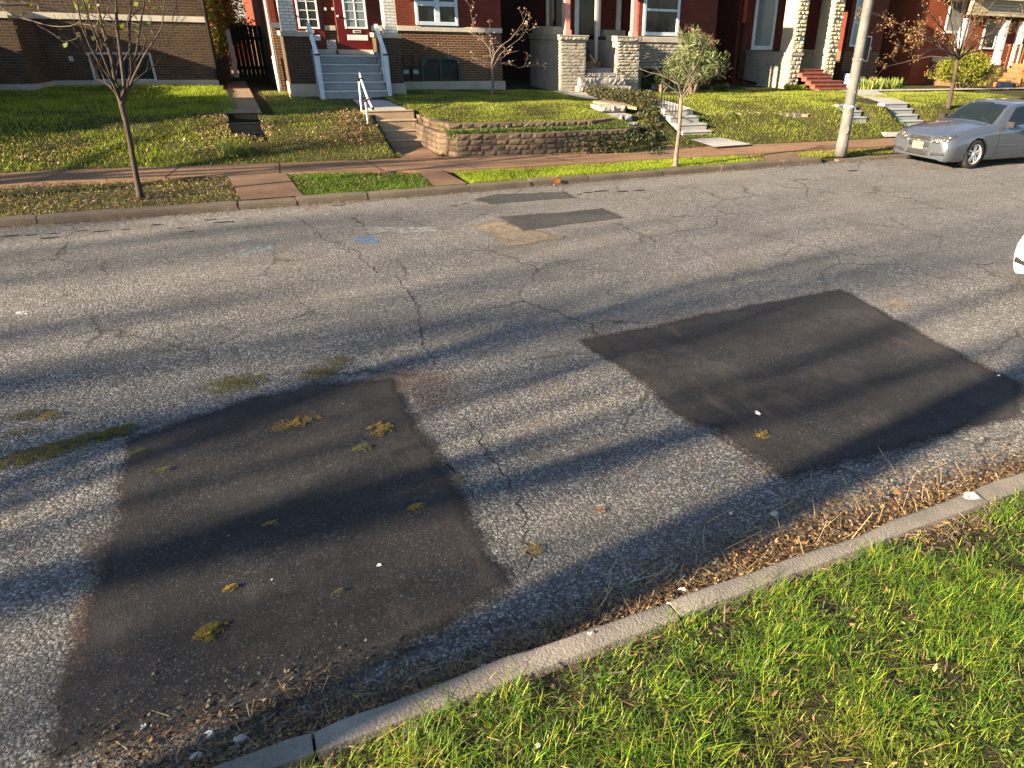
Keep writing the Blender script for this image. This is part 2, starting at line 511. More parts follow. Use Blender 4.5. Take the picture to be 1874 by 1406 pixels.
mb.grid(NX, NY, lambda a, b: (-14 + a * .12, 12.95 + b * .12, terr(-14 + a * .12, 12.95 + b * .12) - (.03 if 12.95 + b * .12 < SF(-14 + a * .12) else 0) - (.25 if 12.95 + b * .12 < KF(-14 + a * .12) + .1 else 0)))
mb.build('lawn_ground', M_SOIL, smooth=True)['kind'] = 'structure'
mb = MB()
for (x0, x1, y0, y1) in ((-60, -14, 13.0, 40), (31.4, 90, 13.2, 40), (-14, 31.4, 29.0, 60)):
    zz = .1 if y0 < 20 else .98
    mb.face([(x0, y0, zz), (x1, y0, zz), (x1, y1, zz), (x0, y1, zz)])
mb.build('back_ground', M_SOIL)['kind'] = 'structure'

# far pavement and the strips that cross the verge
mb = MB()
xs = [-14 + i * .5 for i in range(92)]
for a, b in zip(xs[:-1], xs[1:]):
    mb.face([(a, SN(a), .185), (b, SN(b), .185), (b, SF(b) + .03, .20), (a, SF(a) + .03, .20)])
    mb.face([(a, SN(a), .185), (b, SN(b), .185), (b, SN(b), .05), (a, SN(a), .05)])
mb.build('pavement', M_SIDE)['kind'] = 'structure'
M_SIDED = m_concrete('dirty_pavement', (.14, .088, .055), 0.5, 0.5, stf=0.7, bumpd=0.006)
mb = MB()
def strip(u0, u1, v0, v1):
    a, b, c, d = Zp(u0[0], v0, .13), Zp(u0[1], v0, .13), Zp(u1[1], v1, .17), Zp(u1[0], v1, .17)
    mb.face([(a.x, KF(a.x) + .19, .122), (b.x, KF(b.x) + .19, .122), (c.x, SN(c.x) + .02, .19), (d.x, SN(d.x) + .02, .19)])
strip((441, 560), (418, 530), 368, 333); strip((800, 868), (765, 812), 343, 316); strip((1440, 1530), (1385, 1450), 303, 278)
mb.build('verge_crossing', M_SIDED)['kind'] = 'structure'
mb = MB()
# landing in front of the tan stairs
mb.face([(3.2, SF(3.2), .207), (4.05, SF(4.05) - .1, .207), (4.0, 17.35, .215), (3.12, 17.35, .215)])
mb.build('stair_landing', M_SIDE)['kind'] = 'structure'
mb = MB()
for (u, v) in ((88, 327), (316, 314), (512, 310), (683, 303), (836, 299), (1010, 290), (1190, 284), (1330, 277), (1470, 268), (-60, 330)):
    x = Zp(u, v, .19).x
    dx = ip(x, [-3, 0, 3, 5, 12], [.17, .08, -.1, -.3, -.6]) * 1.0
    mb.face([(x - dx - .009, SN(x) + .01, .1905), (x - dx + .009, SN(x) + .01, .1905), (x + dx + .009, SF(x) + .02, .2055), (x + dx - .009, SF(x) + .02, .2055)])
o = mb.build('pavement_joint', M_DARK); o['kind'] = 'structure'

# narrow path beside the brown house, the walk of the red house, slab of the grey stairs
mb = MB()
a, b, c, d = Zp(410, 207, .88), Zp(478, 206, .88), Zp(458, 172, .98), Zp(402, 172, .98)
mb.face([(a.x, 18.7, .90), (b.x, 18.7, .90), (d.x + .85, 33, 1.03), (d.x, 33, 1.03)])
o = mb.build('side_path', M_CONCB); o['kind'] = 'structure'
mb = MB(); mb.box(3.13, 3.98, 18.55, 21.6, .6, .93)
o = mb.build('front_walk', M_CONC, bevel=.01); o['kind'] = 'structure'
mb = MB()
mb.face([tuple(Zp(1262, 255, .34)), tuple(Zp(1318, 251.5, .34)), tuple(Zp(1376, 264, .25)), tuple(Zp(1307, 269, .25))])
mb.face([tuple(Zp(1307, 269, .25)), tuple(Zp(1376, 264, .25)), tuple(Zp(1376, 266.5, .2)), tuple(Zp(1307, 271.5, .2))])
mb.build('stair_apron', M_CONC, fix=False)['kind'] = 'structure'
mb = MB()
p = [Zp(1237, 196, 1.0), Zp(1290, 196, 1.0), Zp(1200, 175, .95), Zp(1150, 169, .93), Zp(1020, 172, .93), Zp(1085, 181, .93)]
mb.face([(ST_GREY[0][0], ST_GREY[-1][2] + .1, .912), (ST_GREY[0][1], ST_GREY[-1][2] + .1, .912), tuple(Zp(1228, 187, .985)), tuple(Zp(1190, 176, .965)), tuple(Zp(1150, 168, .95)), tuple(Zp(1005, 166, .95)), tuple(Zp(1072, 181, .95)), tuple(Zp(1170, 181, .965))])
mb.build('porch_walk', M_CONC, fix=False)['kind'] = 'structure'
mb = MB()
w0, w1, wy = ST_WIDE[0][0], ST_WIDE[0][1], ST_WIDE[-1][2] + .25
mb.face([(w0 + .02, wy - .2, .966), (w1, wy - .2, .966), (w1 + 3.2, 21.2, .985), (w0 + 2.6, 21.2, .985)])
mb.face([(21, 21.0, .965), (34, 21.0, .965), (34, 21.6, .965), (21, 21.6, .965)])
mb.build('garden_walk', M_CONC, fix=False)['kind'] = 'structure'

# ------------------------------------------------------------------ repair patches in the road
def m_patch(name, base, brown, grain=1.0, brf=0.5, tan=False, dust=False):
    n = NT(name, 0.8, 0.35)
    vc = n.sep(n.voro(110, out='Color')); vd = n.voro(110)
    mid = n.noise(1.6, 6, 0.7); big = n.noise(0.7, 4, 0.6)
    lo = tuple(k * .5 for k in base); hi = tuple(min(1, k * (7 if not tan else 1.9)) for k in base)
    if tan: lo = (.05, .042, .03)
    col = n.ramp(vc[0], [(0, lo), (.55, base), (.88, tuple(k * 1.7 for k in base)), (1, hi)])
    col = n.mix(n.map(mid, 0.45, 0.66, 0, brf), col, brown)
    col = n.mix(n.map(n.noise(.9, 4, .6, vec=n.vscale(n.P, (.8, 1.3, 1))), .46, .62, 0, .7), col, tuple(k * (.55 if not tan else .9) for k in base))
    col = n.mix(n.map(n.noise(9, 4, .7), 0.5, 0.75, 0, .35), col, tuple(k * 1.5 for k in brown))
    ed = n.attr('Edge').outputs['Fac']
    nz = n.math('ADD', n.math('MULTIPLY', n.noise(3, 6, .72), 0.24), n.math('MULTIPLY', n.noise(45, 3, .7), 0.16))
    a = n.map(n.math('SUBTRACT', ed, nz), -.19, -.06, 0, 1)
    if not tan and not dust:
        sc_ = n.noise(2.0, 5, .7, vec=n.vscale(n.P, (2.2, .55, 1)))
        col = n.mix(n.map(sc_, .56, .70, 0, .5), col, (.075, .056, .048))
        col = n.mix(n.map(n.noise(1.1, 5, .7, vec=n.vscale(n.P, (1.4, 1, 1))), .54, .70, 0, .35), col, (.085, .08, .077))
    if tan:
        col = n.mix(n.map(n.noise(22, 4, .75), .42, .62, 0, .75), col, (.11, .09, .065))
        a = n.math('MULTIPLY', a, n.map(n.noise(5, 5, .75), .34, .55, .35, .95))
    if dust:
        a = n.math('MULTIPLY', n.map(n.math('SUBTRACT', ed, n.math('MULTIPLY', nz, 1.5)), -.30, .12, 0, .62, True), n.map(n.noise(7, 5, .75), .36, .6))
    # dusty rim inside the edge
    rim = n.map(n.math('SUBTRACT', ed, nz), -.12, .12, 1, 0)
    col = n.mix(n.math('MULTIPLY', rim, .45), col, brown)
    h = n.math('ADD', n.math('MULTIPLY', vd, -0.35), n.math('MULTIPLY', n.noise(95, 4, .8), 1.6))
    nb = n.bump(h, 1.0, 0.009); nb = n.bump(n.noise(4, 3), .3, .03, nb); nb = n.bump(a, 1.0, .012, nb)
    n.base(col, 0.85, nb)
    n.put(n.b.inputs['Alpha'], a)
    return n.m
M_PATCH = m_patch('patch_asphalt', (.0125, .013, .0145), (.038, .030, .026))
M_PATCHF = m_patch('patch_fresh', (.028, .029, .031), (.05, .045, .042), brf=.3)
M_PATCHT = m_patch('patch_tan', (.26, .215, .155), (.19, .15, .10), tan=True)
M_DUST = m_patch('dust_brown', (.11, .075, .055), (.13, .08, .055), dust=True)
def patch(name, pts, mat, soft=.35, z=.004, label=None):
    """pts: corners (u,v) on the road; Edge holds metres inside the outline"""
    P = [Zp(u, v, 0) for u, v in pts]
    c = sum(P, Vector()) / len(P)
    n = len(P)
    # subdivide outline, then rings towards the centre
    srt = lambda L_: sorted(L_, key=lambda q: math.atan2(q.y - c.y, q.x - c.x))
    out = []
    for i in range(n):
        for k in range(8):
            out.append(P[i].lerp(P[(i + 1) % n], k / 8) + Vector((rnd.gauss(0, .009), rnd.gauss(0, .009), 0)))
    out = srt(out)
    mb = MB()
    ext = .06
    W = min((P[i] - P[(i + 1) % n]).length for i in range(n)) * .5
    vals = []
    L = []
    dmax = min((q - c).length for q in out) * .9
    for d in [x_ * min(1, dmax / .4) for x_ in (-ext, .02, .08, .16, .26, .4)]:
        ring = []
        for q in out:
            v = (c - q); l = v.length
            ring.append(mb.vert((q.x + v.x / l * d, q.y + v.y / l * d, z))); vals.append(d)
        L.append(ring)
    m = len(out)
    for a, b in zip(L[:-1], L[1:]):
        for j in range(m):
            mb.f.append((a[j], a[(j + 1) % m], b[(j + 1) % m], b[j])); mb.c.append(None)
    ci = mb.vert((c.x, c.y, z)); vals.append(.5)
    for j in range(m):
        mb.f.append((L[-1][j], L[-1][(j + 1) % m], ci)); mb.c.append(None)
    o = mb.build(name, mat, fix=False)
    at = o.data.attributes.new('Edge', 'FLOAT', 'POINT')
    at.data.foreach_set('value', vals)
    for p in o.data.polygons:
        if p.normal.z < 0: o.data.flip_normals(); break
    o['kind'] = 'structure'
    return o
patch('asphalt_patch', [(725, 688), (830, 850), (955, 1080), (750, 1205), (500, 1330), (60, 1420), (90, 1290), (150, 1060), (195, 925), (225, 800), (450, 728), (570, 700)], M_PATCH)
patch('asphalt_patch', [(1540, 527), (1700, 612), (1885, 705), (1885, 765), (1650, 830), (1440, 886), (1310, 800), (1225, 765), (1150, 690), (1050, 622), (1300, 570)], M_PATCH, z=.0042)
patch('asphalt_patch', [(1105, 381), (1150, 399), (955, 424), (905, 397)], M_PATCHF)
patch('tan_patch', [(908, 402), (1048, 436), (930, 457), (858, 412)], M_PATCHT, z=.0035)
patch('asphalt_patch', [(1040, 351), (1060, 362), (895, 375), (860, 366), (905, 355)], M_PATCHF, z=.003)
patch('dust_stain', [(720, 655), (860, 672), (860, 740), (780, 790), (740, 740), (620, 690)], M_DUST, z=.002)
patch('dust_stain', [(1040, 590), (1130, 600), (1120, 640), (1075, 655)], M_DUST, z=.002)
patch('dust_stain', [(1110, 700), (1190, 712), (1180, 735), (1110, 735)], M_DUST, z=.0022)
patch('dust_stain', [(150, 930), (230, 925), (150, 1290), (95, 1290)], M_DUST, z=.0062)
patch('dust_stain', [(1270, 775), (1330, 800), (1450, 885), (1390, 880)], M_DUST, z=.0064)
# tar drips beside the far gutter
mb = MB()
for (u, v, l) in [(20, 432, 26), (55, 431, 20), (95, 428, 12), (150, 423, 18), (185, 424, 26), (92, 436, 30), (230, 420, 14), (285, 412, 18), (330, 418, 12), (385, 403, 20), (410, 407, 32), (455, 401, 10), (620, 376, 24), (830, 377, 14), (850, 373, 12),
                  (1075, 353, 16), (1100, 350, 26), (1140, 351, 20), (1170, 349, 22), (1060, 356, 12), (1560, 313, 20), (350, 424, 12), (-20, 438, 20)]:
    a, b = Zp(u - l / 2, v, 0), Zp(u + l / 2, v, 0)
    c = (a + b) / 2; rx = (b - a).length / 2; ry = rx * rnd.uniform(.25, .5)
    mb.face([(c.x + rx * math.cos(t) * (1 + .35 * rnd.random()), c.y + ry * math.sin(t) * (1 + .35 * rnd.random()), .005) for t in [k * math.pi / 6 for k in range(12)]])
mb.build('tar_spots', simple('tar', (.018, .018, .020), .6, .3))['kind'] = 'structure'
# paint marks
def mark(name, uv, c, z=.0045, alpha=.75, sc=14):
    n = NT(name + '_paint', .8, .2)
    n.base(n.mix(n.noise(20, 3), c, tuple(k * .8 for k in c)))
    n.put(n.b.inputs['Alpha'], n.math('MULTIPLY', n.map(n.noise(sc, 5, .75), .42, .6), alpha))
    mb = MB(); mb.face([tuple(Zp(u, v, z)) for u, v in uv])
    o = mb.build(name, n.m, fix=False); o['kind'] = 'structure'
mark('blue_paint_mark', [(646, 433), (690, 431), (694, 446), (655, 446)], (.10, .22, .42), alpha=.75)
mark('pale_paint_mark', [(430, 462), (500, 448), (508, 453), (440, 470)], (.30, .42, .48), alpha=.5)
mark('pale_paint_mark', [(660, 416), (800, 415), (800, 424), (665, 425)], (.42, .46, .46), alpha=.45, sc=6)
mark('white_paint_mark', [(28, 570), (50, 569), (50, 575), (30, 576)], (.8, .8, .78), alpha=1)
for (u, v, w2, c) in ((1032, 331, 6, (.30, .13, .04)),):
    a = Zp(u, v, .14); n = simple('orange_paint', c, .7, .2)
    mb = MB(); dx = w2 / 80
    mb.face([(a.x - dx, KF(a.x) - .014, .03), (a.x + dx, KF(a.x) - .014, .03), (a.x + dx * .8, KF(a.x) - .014, .115), (a.x - dx, KF(a.x) - .014, .12)])
    mb.face([(a.x - dx, KF(a.x) + .02, .137), (a.x + dx, KF(a.x) + .02, .137), (a.x + dx * .8, KF(a.x) + .12, .137), (a.x - dx, KF(a.x) + .12, .137)])
    mb.build('orange_paint_mark', n)['kind'] = 'structure'
mark('white_paint_mark', [(1752, 902), (1780, 899), (1798, 913), (1768, 915)], (.75, .75, .72), z=.139, alpha=.9)

# cracks: thin jagged dark gaps lying on the road
def crack(pts, w=.009, z=.003, jag=.03, seed=0):
    P = [Zp(u, v, z) for u, v in pts]
    q = random.Random(seed); line = []
    for a, b in zip(P[:-1], P[1:]):
        n = max(2, int((b - a).length / .045))
        for k in range(n):
            p = a.lerp(b, k / n)
            line.append(Vector((p.x + q.gauss(0, jag) * .6, p.y + q.gauss(0, jag) * .6, z)))
    line.append(P[-1])
    for k, (a, b) in enumerate(zip(line[:-1], line[1:])):
        d = (b - a); nrm = Vector((-d.y, d.x, 0)).normalized()
        wa = w * (.5 + 1.1 * abs(noise.noise(a * 3.1))) ; wb = w * (.5 + 1.1 * abs(noise.noise(b * 3.1)))
        mbc.face([a - nrm * wa, b - nrm * wb, b + nrm * wb, a + nrm * wa])
mbc = MB()
CR = [([(540, 395), (575, 420), (590, 437), (620, 445), (655, 462), (665, 480), (690, 498), (725, 506), (745, 530), (765, 560), (768, 600), (772, 630), (790, 655), (797, 668)], .012),
      ([(0, 642), (100, 625), (200, 600), (330, 578), (430, 565), (600, 550), (760, 535), (820, 520)], .006),
      ([(725, 506), (800, 490), (900, 470), (1060, 440), (1200, 400), (1350, 385)], .005),
      ([(1220, 360), (1262, 375), (1320, 388), (1340, 392), (1400, 388), (1500, 375)], .012),
      ([(1395, 352), (1440, 358), (1490, 370), (1540, 377)], .013), ([(1250, 440), (1280, 455), (1310, 475), (1325, 482)], .008),
      ([(1320, 482), (1400, 470), (1480, 460), (1560, 440), (1620, 425)], .006),
      ([(1590, 470), (1620, 490), (1665, 510), (1720, 540), (1780, 565), (1850, 590)], .009),
      ([(1345, 500), (1340, 530), (1350, 552), (1340, 575)], .007), ([(840, 765), (880, 790), (890, 830), (930, 880), (955, 920), (965, 950), (958, 990)], .010),
      ([(955, 950), (900, 948), (870, 960)], .006), ([(958, 990), (975, 1020), (960, 1050)], .010), ([(850, 560), (862, 600), (880, 610)], .006),
      ([(0, 505), (140, 480), (400, 440), (560, 425)], .004), ([(1400, 385), (1600, 355), (1740, 340), (1874, 330)], .006), ([(1810, 325), (1850, 345), (1874, 352)], .01),
      ([(650, 430), (700, 445), (780, 438)], .006), ([(520, 655), (640, 640), (760, 625)], .005), ([(1130, 430), (1200, 440), (1260, 470)], .004)]
for k, (p, w_) in enumerate(CR): crack(p, w_ * .38, seed=k)
# open edge of the left repair
crack([(800, 830), (830, 862), (800, 830), (850, 880), (905, 960), (945, 1060)], .003, z=.0072, seed=41, jag=.015)
crack([(1420, 880), (1380, 840), (1300, 792)], .005, z=.0072, seed=42)
crack([(1440, 886), (1560, 850), (1700, 815)], .004, z=.0072, seed=43)
mbc.build('road_cracks', M_DARK, fix=False)['kind'] = 'structure'
# ================================================================== houses
BR_BROWN = m_brick('brown_brick', (.085, .05, .028), (.042, .027, .018), (.11, .088, .065), dirt=.5)
BR_BROWN2 = m_brick('brown_brick_warm', (.11, .055, .03), (.065, .034, .019), (.24, .17, .11), dirt=.35)
BR_RED = m_brick('red_brick', (.15, .032, .018), (.10, .022, .013), (.20, .05, .03), ms=.005, dirt=.25, bumpd=.003)
BR_RED2 = m_brick('red_brick_deep', (.125, .028, .016), (.08, .02, .012), (.14, .04, .025), ms=.006, dirt=.3, bumpd=.004)
BR_WHITE = m_brick('white_glazed_brick', (.58, .57, .53), (.50, .50, .47), (.22, .21, .19), bw=.21, bh=.075, ms=.010, dirt=.1)
STONE = m_concrete('pale_stone', (.34, .31, .25), .2, .05, stf=.2)
STONEG = m_concrete('grey_ashlar', (.33, .30, .24), .25, .1, stf=.35, bumpd=.008)
STONEY = m_concrete('cream_stone', (.40, .36, .25), .18, .05, stf=.15, bumpd=.008)
ROUGH = m_concrete('rough_block', (.32, .31, .29), .35, .15, stf=.4, bumpd=.02)
LIME = m_concrete('limestone_belt', (.46, .42, .34), .2, .05, stf=.3)
WHITEP = simple('white_paint', (.56, .57, .57), .45, .08)
BLUEW = simple('pale_blue_paint', (.42, .50, .56), .45, .08)
MAROON = simple('maroon_paint', (.085, .006, .006), .35, .2)
PINKP = simple('pink_paint', (.56, .24, .19), .5, .12)
REDP = simple('red_stair_paint', (.17, .055, .038), .6, .2)
GREENP = simple('green_paint', (.015, .05, .035), .5, .2)
BLACK = simple('black_iron', (.012, .012, .013), .45, .2)
BLACKR = simple('black_rubber', (.02, .02, .021), .7, .2)
DKBRICK = m_brick('shaded_side_brick', (.20, .05, .03), (.15, .04, .025), (.10, .05, .04), dirt=.4)
ROOFM = simple('tar_roof', (.05, .05, .05), .9, .3)
GREYP = simple('grey_paint', (.33, .32, .30), .5, .12)
TEAL = simple('dark_teal', (.02, .05, .05), .5)
def m_glass(name, c=(.010, .013, .014), rough=.05, spec=.35):
    n = NT(name, rough, spec)
    f = n.noise(1.5, 3)
    nb = n.bump(n.noise(1.1, 2), .12, .02)
    return n.base(n.mix(f, c, tuple(k * 1.8 for k in c)), rough, nb)
GLASS = m_glass('dark_glass')
GLASSB = m_glass('screened_glass', (.10, .13, .14), .12, .5)
CURT = simple('curtain_cloth', (.50, .48, .40), .9, .15, scale=3)

def house(name, label, x, y): return thing(name, label, 'house', (x, y, 1.0))
def part(mb, name, mat, root, **k): return mb.build(name, mat, root, **k)

def window(root, u0, v0, u1, v1, Y, fm, gm, vs=(), hs=(), fw=.05, name='window', zt=None, df=.04, dep=.09, zb=None, lab=None, hw=None):
    """frame as a part, pane as its sub-part; vs / hs: mullions at photo u / v"""
    um, vm = (u0 + u1) / 2, (v0 + v1) / 2
    x0, x1 = Yp(u0, vm, Y).x, Yp(u1, vm, Y).x
    z1, z0 = Yp(um, v0, Y).z, Yp(um, v1, Y).z
    if zt is not None: z1 = zt
    if zb is not None: z0 = zb
    mb = MB(); yf = Y - df
    mb.box(x0, x0 + fw, yf, Y + .02, z0, z1); mb.box(x1 - fw, x1, yf, Y + .02, z0, z1)
    mb.box(x0 + fw, x1 - fw, yf + .002, Y + .02, z1 - fw, z1); mb.box(x0 + fw, x1 - fw, yf + .002, Y + .02, z0, z0 + fw * 1.2)
    for q in vs:
        x = Yp(q, vm, Y).x; mb.box(x - (hw or fw) * .5, x + (hw or fw) * .5, yf + .006, Y + .02, z0 + fw, z1 - fw)
    for q in hs:
        z = Yp(um, q, Y).z if not isinstance(q, tuple) else q[0]
        mb.box(x0 + fw, x1 - fw, yf + .012, Y + .02, z - (hw or fw) * .4, z + (hw or fw) * .4)
    o = part(mb, name, fm, root, bevel=.006)
    if lab: o['label'] = lab
    g = MB(); g.box(x0 + fw * .8, x1 - fw * .8, Y - .018, Y + .01, z0 + fw * .8, z1 - fw * .8)
    p = g.build('pane', gm); p.parent = o
    return o

def rockface(mb, O, U, N, W, z0, z1, ch, ls, bulge=.03, joint=.012, seed=1, res=3, base=.008):
    """courses of rock faced stone over a rectangle: O origin (bottom, at plane), U along, N outward"""
    q = random.Random(seed); O, U, N = Vector(O), Vector(U), Vector(N)
    z = z0; k = 0
    while z < z1 - .01:
        h = ch * q.uniform(.85, 1.15) if isinstance(ch, float) else q.choice(ch)
        if z + h > z1 - ch * .4 if isinstance(ch, float) else z + h > z1 - .03: h = z1 - z
        x = -q.uniform(0, ls) * (k % 2) * .6
        while x < W - .005:
            l = ls * q.uniform(.65, 1.4)
            a, b = max(0, x), min(W, x + l)
            if W - b < ls * .25: b = W
            if b - a > .03:
                nu = max(3, int((b - a) / .07) + 2) if res > 2 else 4; nv = 4 if h > .09 else 3
                bl = bulge * q.uniform(.6, 1.3); sd = q.random() * 50
                def fn(i, j):
                    s, t = i / (nu - 1), j / (nv - 1)
                    edge = (i in (0, nu - 1)) or (j in (0, nv - 1))
                    p = O + U * (a + joint / 2 + (b - a - joint) * s)
                    zz = z + joint / 2 + (h - joint) * t
                    d = base if edge else base + bl * (.55 + 1.0 * noise.noise(Vector((p.x * 9 + sd, p.y * 9, zz * 11))))
                    return (p.x + N.x * d, p.y + N.y * d, zz)
                mb.grid(nu, nv, fn)
                # returns to the wall plane
                P = [fn(0, 0), fn(nu - 1, 0), fn(nu - 1, nv - 1), fn(0, nv - 1)]
                for c, d in zip(P, P[1:] + P[:1]):
                    mb.face([c, d, tuple(Vector(d) - N * (base + .01)), tuple(Vector(c) - N * (base + .01))])
            x = b if b >= W else x + l
            if b >= W: break
        z += h; k += 1
# ------------------------------------------------------------------ brown brick house at the left
Y1 = 25.2
h1 = house('brick_house', 'brown brick house at the left with a low basement window and canted porch pedestal', -4.5, Y1)
xr = Yp(386, 90, Y1).x
mb = MB(); mb.box(-12, xr, Y1, 29, .8, 7.8)
xb = Yp(30, 60, 24.2).x; xb2 = Yp(66, 60, Y1).x
zc = 1.0
for (a, b, ya, yb2) in ():
    pass
def prism(mb, P, z0, z1, c=None):
    n = len(P)
    for i in range(n):
        a, b = P[i], P[(i + 1) % n]
        mb.face([(a[0], a[1], z0), (b[0], b[1], z0), (b[0], b[1], z1), (a[0], a[1], z1)], c)
    mb.face([(p[0], p[1], z1) for p in P], c); mb.face([(p[0], p[1], z0) for p in reversed(P)], c)
prism(mb, [(xb2 - 4.4, Y1 + .01), (xb - 3, 24.2), (xb, 24.2), (xb2, Y1 + .01)], .8, Yp(220, 38, Y1).z)  # low porch pedestal with canted sides, topped at the belt
part(mb, 'wall', BR_BROWN, h1)
mb = MB()
zt, zb_ = Yp(220, 27, Y1).z, Yp(220, 38, Y1).z
mb.box(xb2 + .03, xr + .02, Y1 - .03, Y1 + .05, zb_, zt)
zt2, zb2 = Yp(15, 18, 24.2).z, Yp(15, 48, 24.2).z
prism(mb, [(xb2 - 4.4, Y1 + .02), (xb - 3.02, 24.17), (xb + .02, 24.17), (xb2 + .05, Y1 - .01)], zb_, zt)
part(mb, 'stone_belt', LIME, h1, bevel=.008)
mb = MB()
zt, zb_ = Yp(300, 147, Y1 - .1).z, .8
mb.box(xb2 + .03, xr + .04, Y1 - .1, Y1 + .05, zb_, zt)
prism(mb, [(xb2 - 4.4, Y1 + .02), (xb - 3.06, 24.1), (xb + .06, 24.1), (xb2 + .1, Y1 - .02)], zb_, zt - .02)
part(mb, 'foundation', STONE, h1, bevel=.01)
window(h1, 166, 96, 282, 150, Y1, GREYP, GLASS, vs=(222,), fw=.06, df=.05, lab='low basement window with grey frame')
mb = MB(); mb.pbox(126, 103, 134, 112, Y1, .02, df=.012); part(mb, 'vent', GREYP, h1)
mb = MB(); mb.box(-12.1, xr + .1, Y1 - .15, 29.1, 7.8, 8.1); part(mb, 'roof', ROOFM, h1)
mb = MB()
mb.tube([(xr + .05, Y1 - .06, .98), (xr + .05, Y1 - .06, 7.7)], .05, 8)
part(mb, 'downspout', BLACK, h1, smooth=True)

# ------------------------------------------------------------------ two door flat with white brick columns
Yw, Yc = 23.6, 22.1
h2 = house('brick_house', 'two door red brick flat with white brick porch columns and grey front stairs', 5, Yw)
xl, xr = Yp(496, 48, Yw).x, Yp(917, 50, Yw).x
zbelt0, zbelt1 = Yp(800, 58, Yw).z, Yp(800, 49, Yw).z
mb = MB(); mb.box(xl, xr, Yw, 39, zbelt0, 7.6); part(mb, 'wall', BR_RED, h2)
mb = MB(); mb.box(xl + .003, xr - .003, Yw + .004, 39, .85, zbelt0); part(mb, 'lower_wall', BR_BROWN2, h2)
x_d1r, x_c1 = Yp(595, 60, Yw).x, Yp(541, 50, Yc).x
mb = MB()
x6, x7 = Yp(727, 55, Yw).x, xr + .02
for k in range(6):
    a = x6 + (x7 - x6) * k / 6; mb.box(a + .002, a + (x7 - x6) / 6 - .002, Yw - .04, Yw + .05, zbelt0, zbelt1)
part(mb, 'stone_belt', LIME, h2, bevel=.006)
mb = MB(); mb.box(xl - .02, Yp(518, 50, Yw).x, Yw - .04, Yw + .05, zbelt0 + .0, zbelt1); part(mb, 'stone_belt', LIME, h2, bevel=.006)
mb = MB(); mb.box(Yp(592, 50, Yw).x, Yp(614, 50, Yw).x, Yw - .03, Yw + .05, Yp(603, 56, Yw).z, Yp(603, 47, Yw).z); part(mb, 'stone_belt', LIME, h2, bevel=.006)
mb = MB(); mb.box(Yp(679, 50, Yw).x, Yp(727, 50, Yw).x, Yw - .03, Yw + .05, Yp(690, 57, Yw).z, Yp(690, 47, Yw).z); part(mb, 'stone_belt', LIME, h2, bevel=.006)

mb = MB(); mb.box(Yp(735, 155, Yw).x, xr + .06, Yw - .1, Yw + .03, .8, Yp(870, 149, Yw - .1).z)
part(mb, 'foundation', STONE, h2, bevel=.01)
mb = MB(); mb.box(xl - .1, xr + .1, Yw - .25, 39.1, 7.6, 7.95); part(mb, 'roof', ROOFM, h2)
# porch piers and columns
zped = Yp(545, 67, Yc).z; zcap = Yp(545, 58, Yc).z
xa0, xa1 = Yp(520, 70, Yc).x, Yp(566, 70, Yc).x
xb0, xb1 = Yp(699, 75, Yc).x, Yp(732, 75, Yc).x
for (a, b) in ((xa0, xa1), (xb0, xb1)):
    mb = MB(); mb.box(a, b, Yc, Yw - .003, .95, zped); part(mb, 'porch_pier', BR_BROWN, h2)
    mb = MB(); mb.box(a - .05, b + .05, Yc - .05, Yw - .005, zped, zcap); part(mb, 'pier_cap', STONEG if a < 3 else STONE, h2, bevel=.01)
    mb = MB(); mb.box(a - .03, b + .04, Yc - .04, Yw - .2, .8, Yp(555, 154, Yc).z); part(mb, 'pier_base', STONE, h2, bevel=.01)
mb = MB()
ca0, ca1 = Yp(514, 40, Yc + .02).x, Yp(541, 40, Yc + .02).x
cb0, cb1 = Yp(704, 40, Yc + .02).x, Yp(726, 40, Yc + .02).x
o = None
for (a, b) in ((ca0, ca1), (cb0, cb1)):
    mb = MB(); mb.box(a, b, Yc + .02, Yc + .47, zcap, 4.9); part(mb, 'column', BR_WHITE, h2)
mb = MB(); mb.box(xa0 - .15, xb1 + .15, Yc - .15, Yw, 4.9, 5.2); mb.box(xa0 - .02, xb1 + .02, Yc, Yw, 4.6, 4.9)
part(mb, 'porch_roof', GREYP, h2)
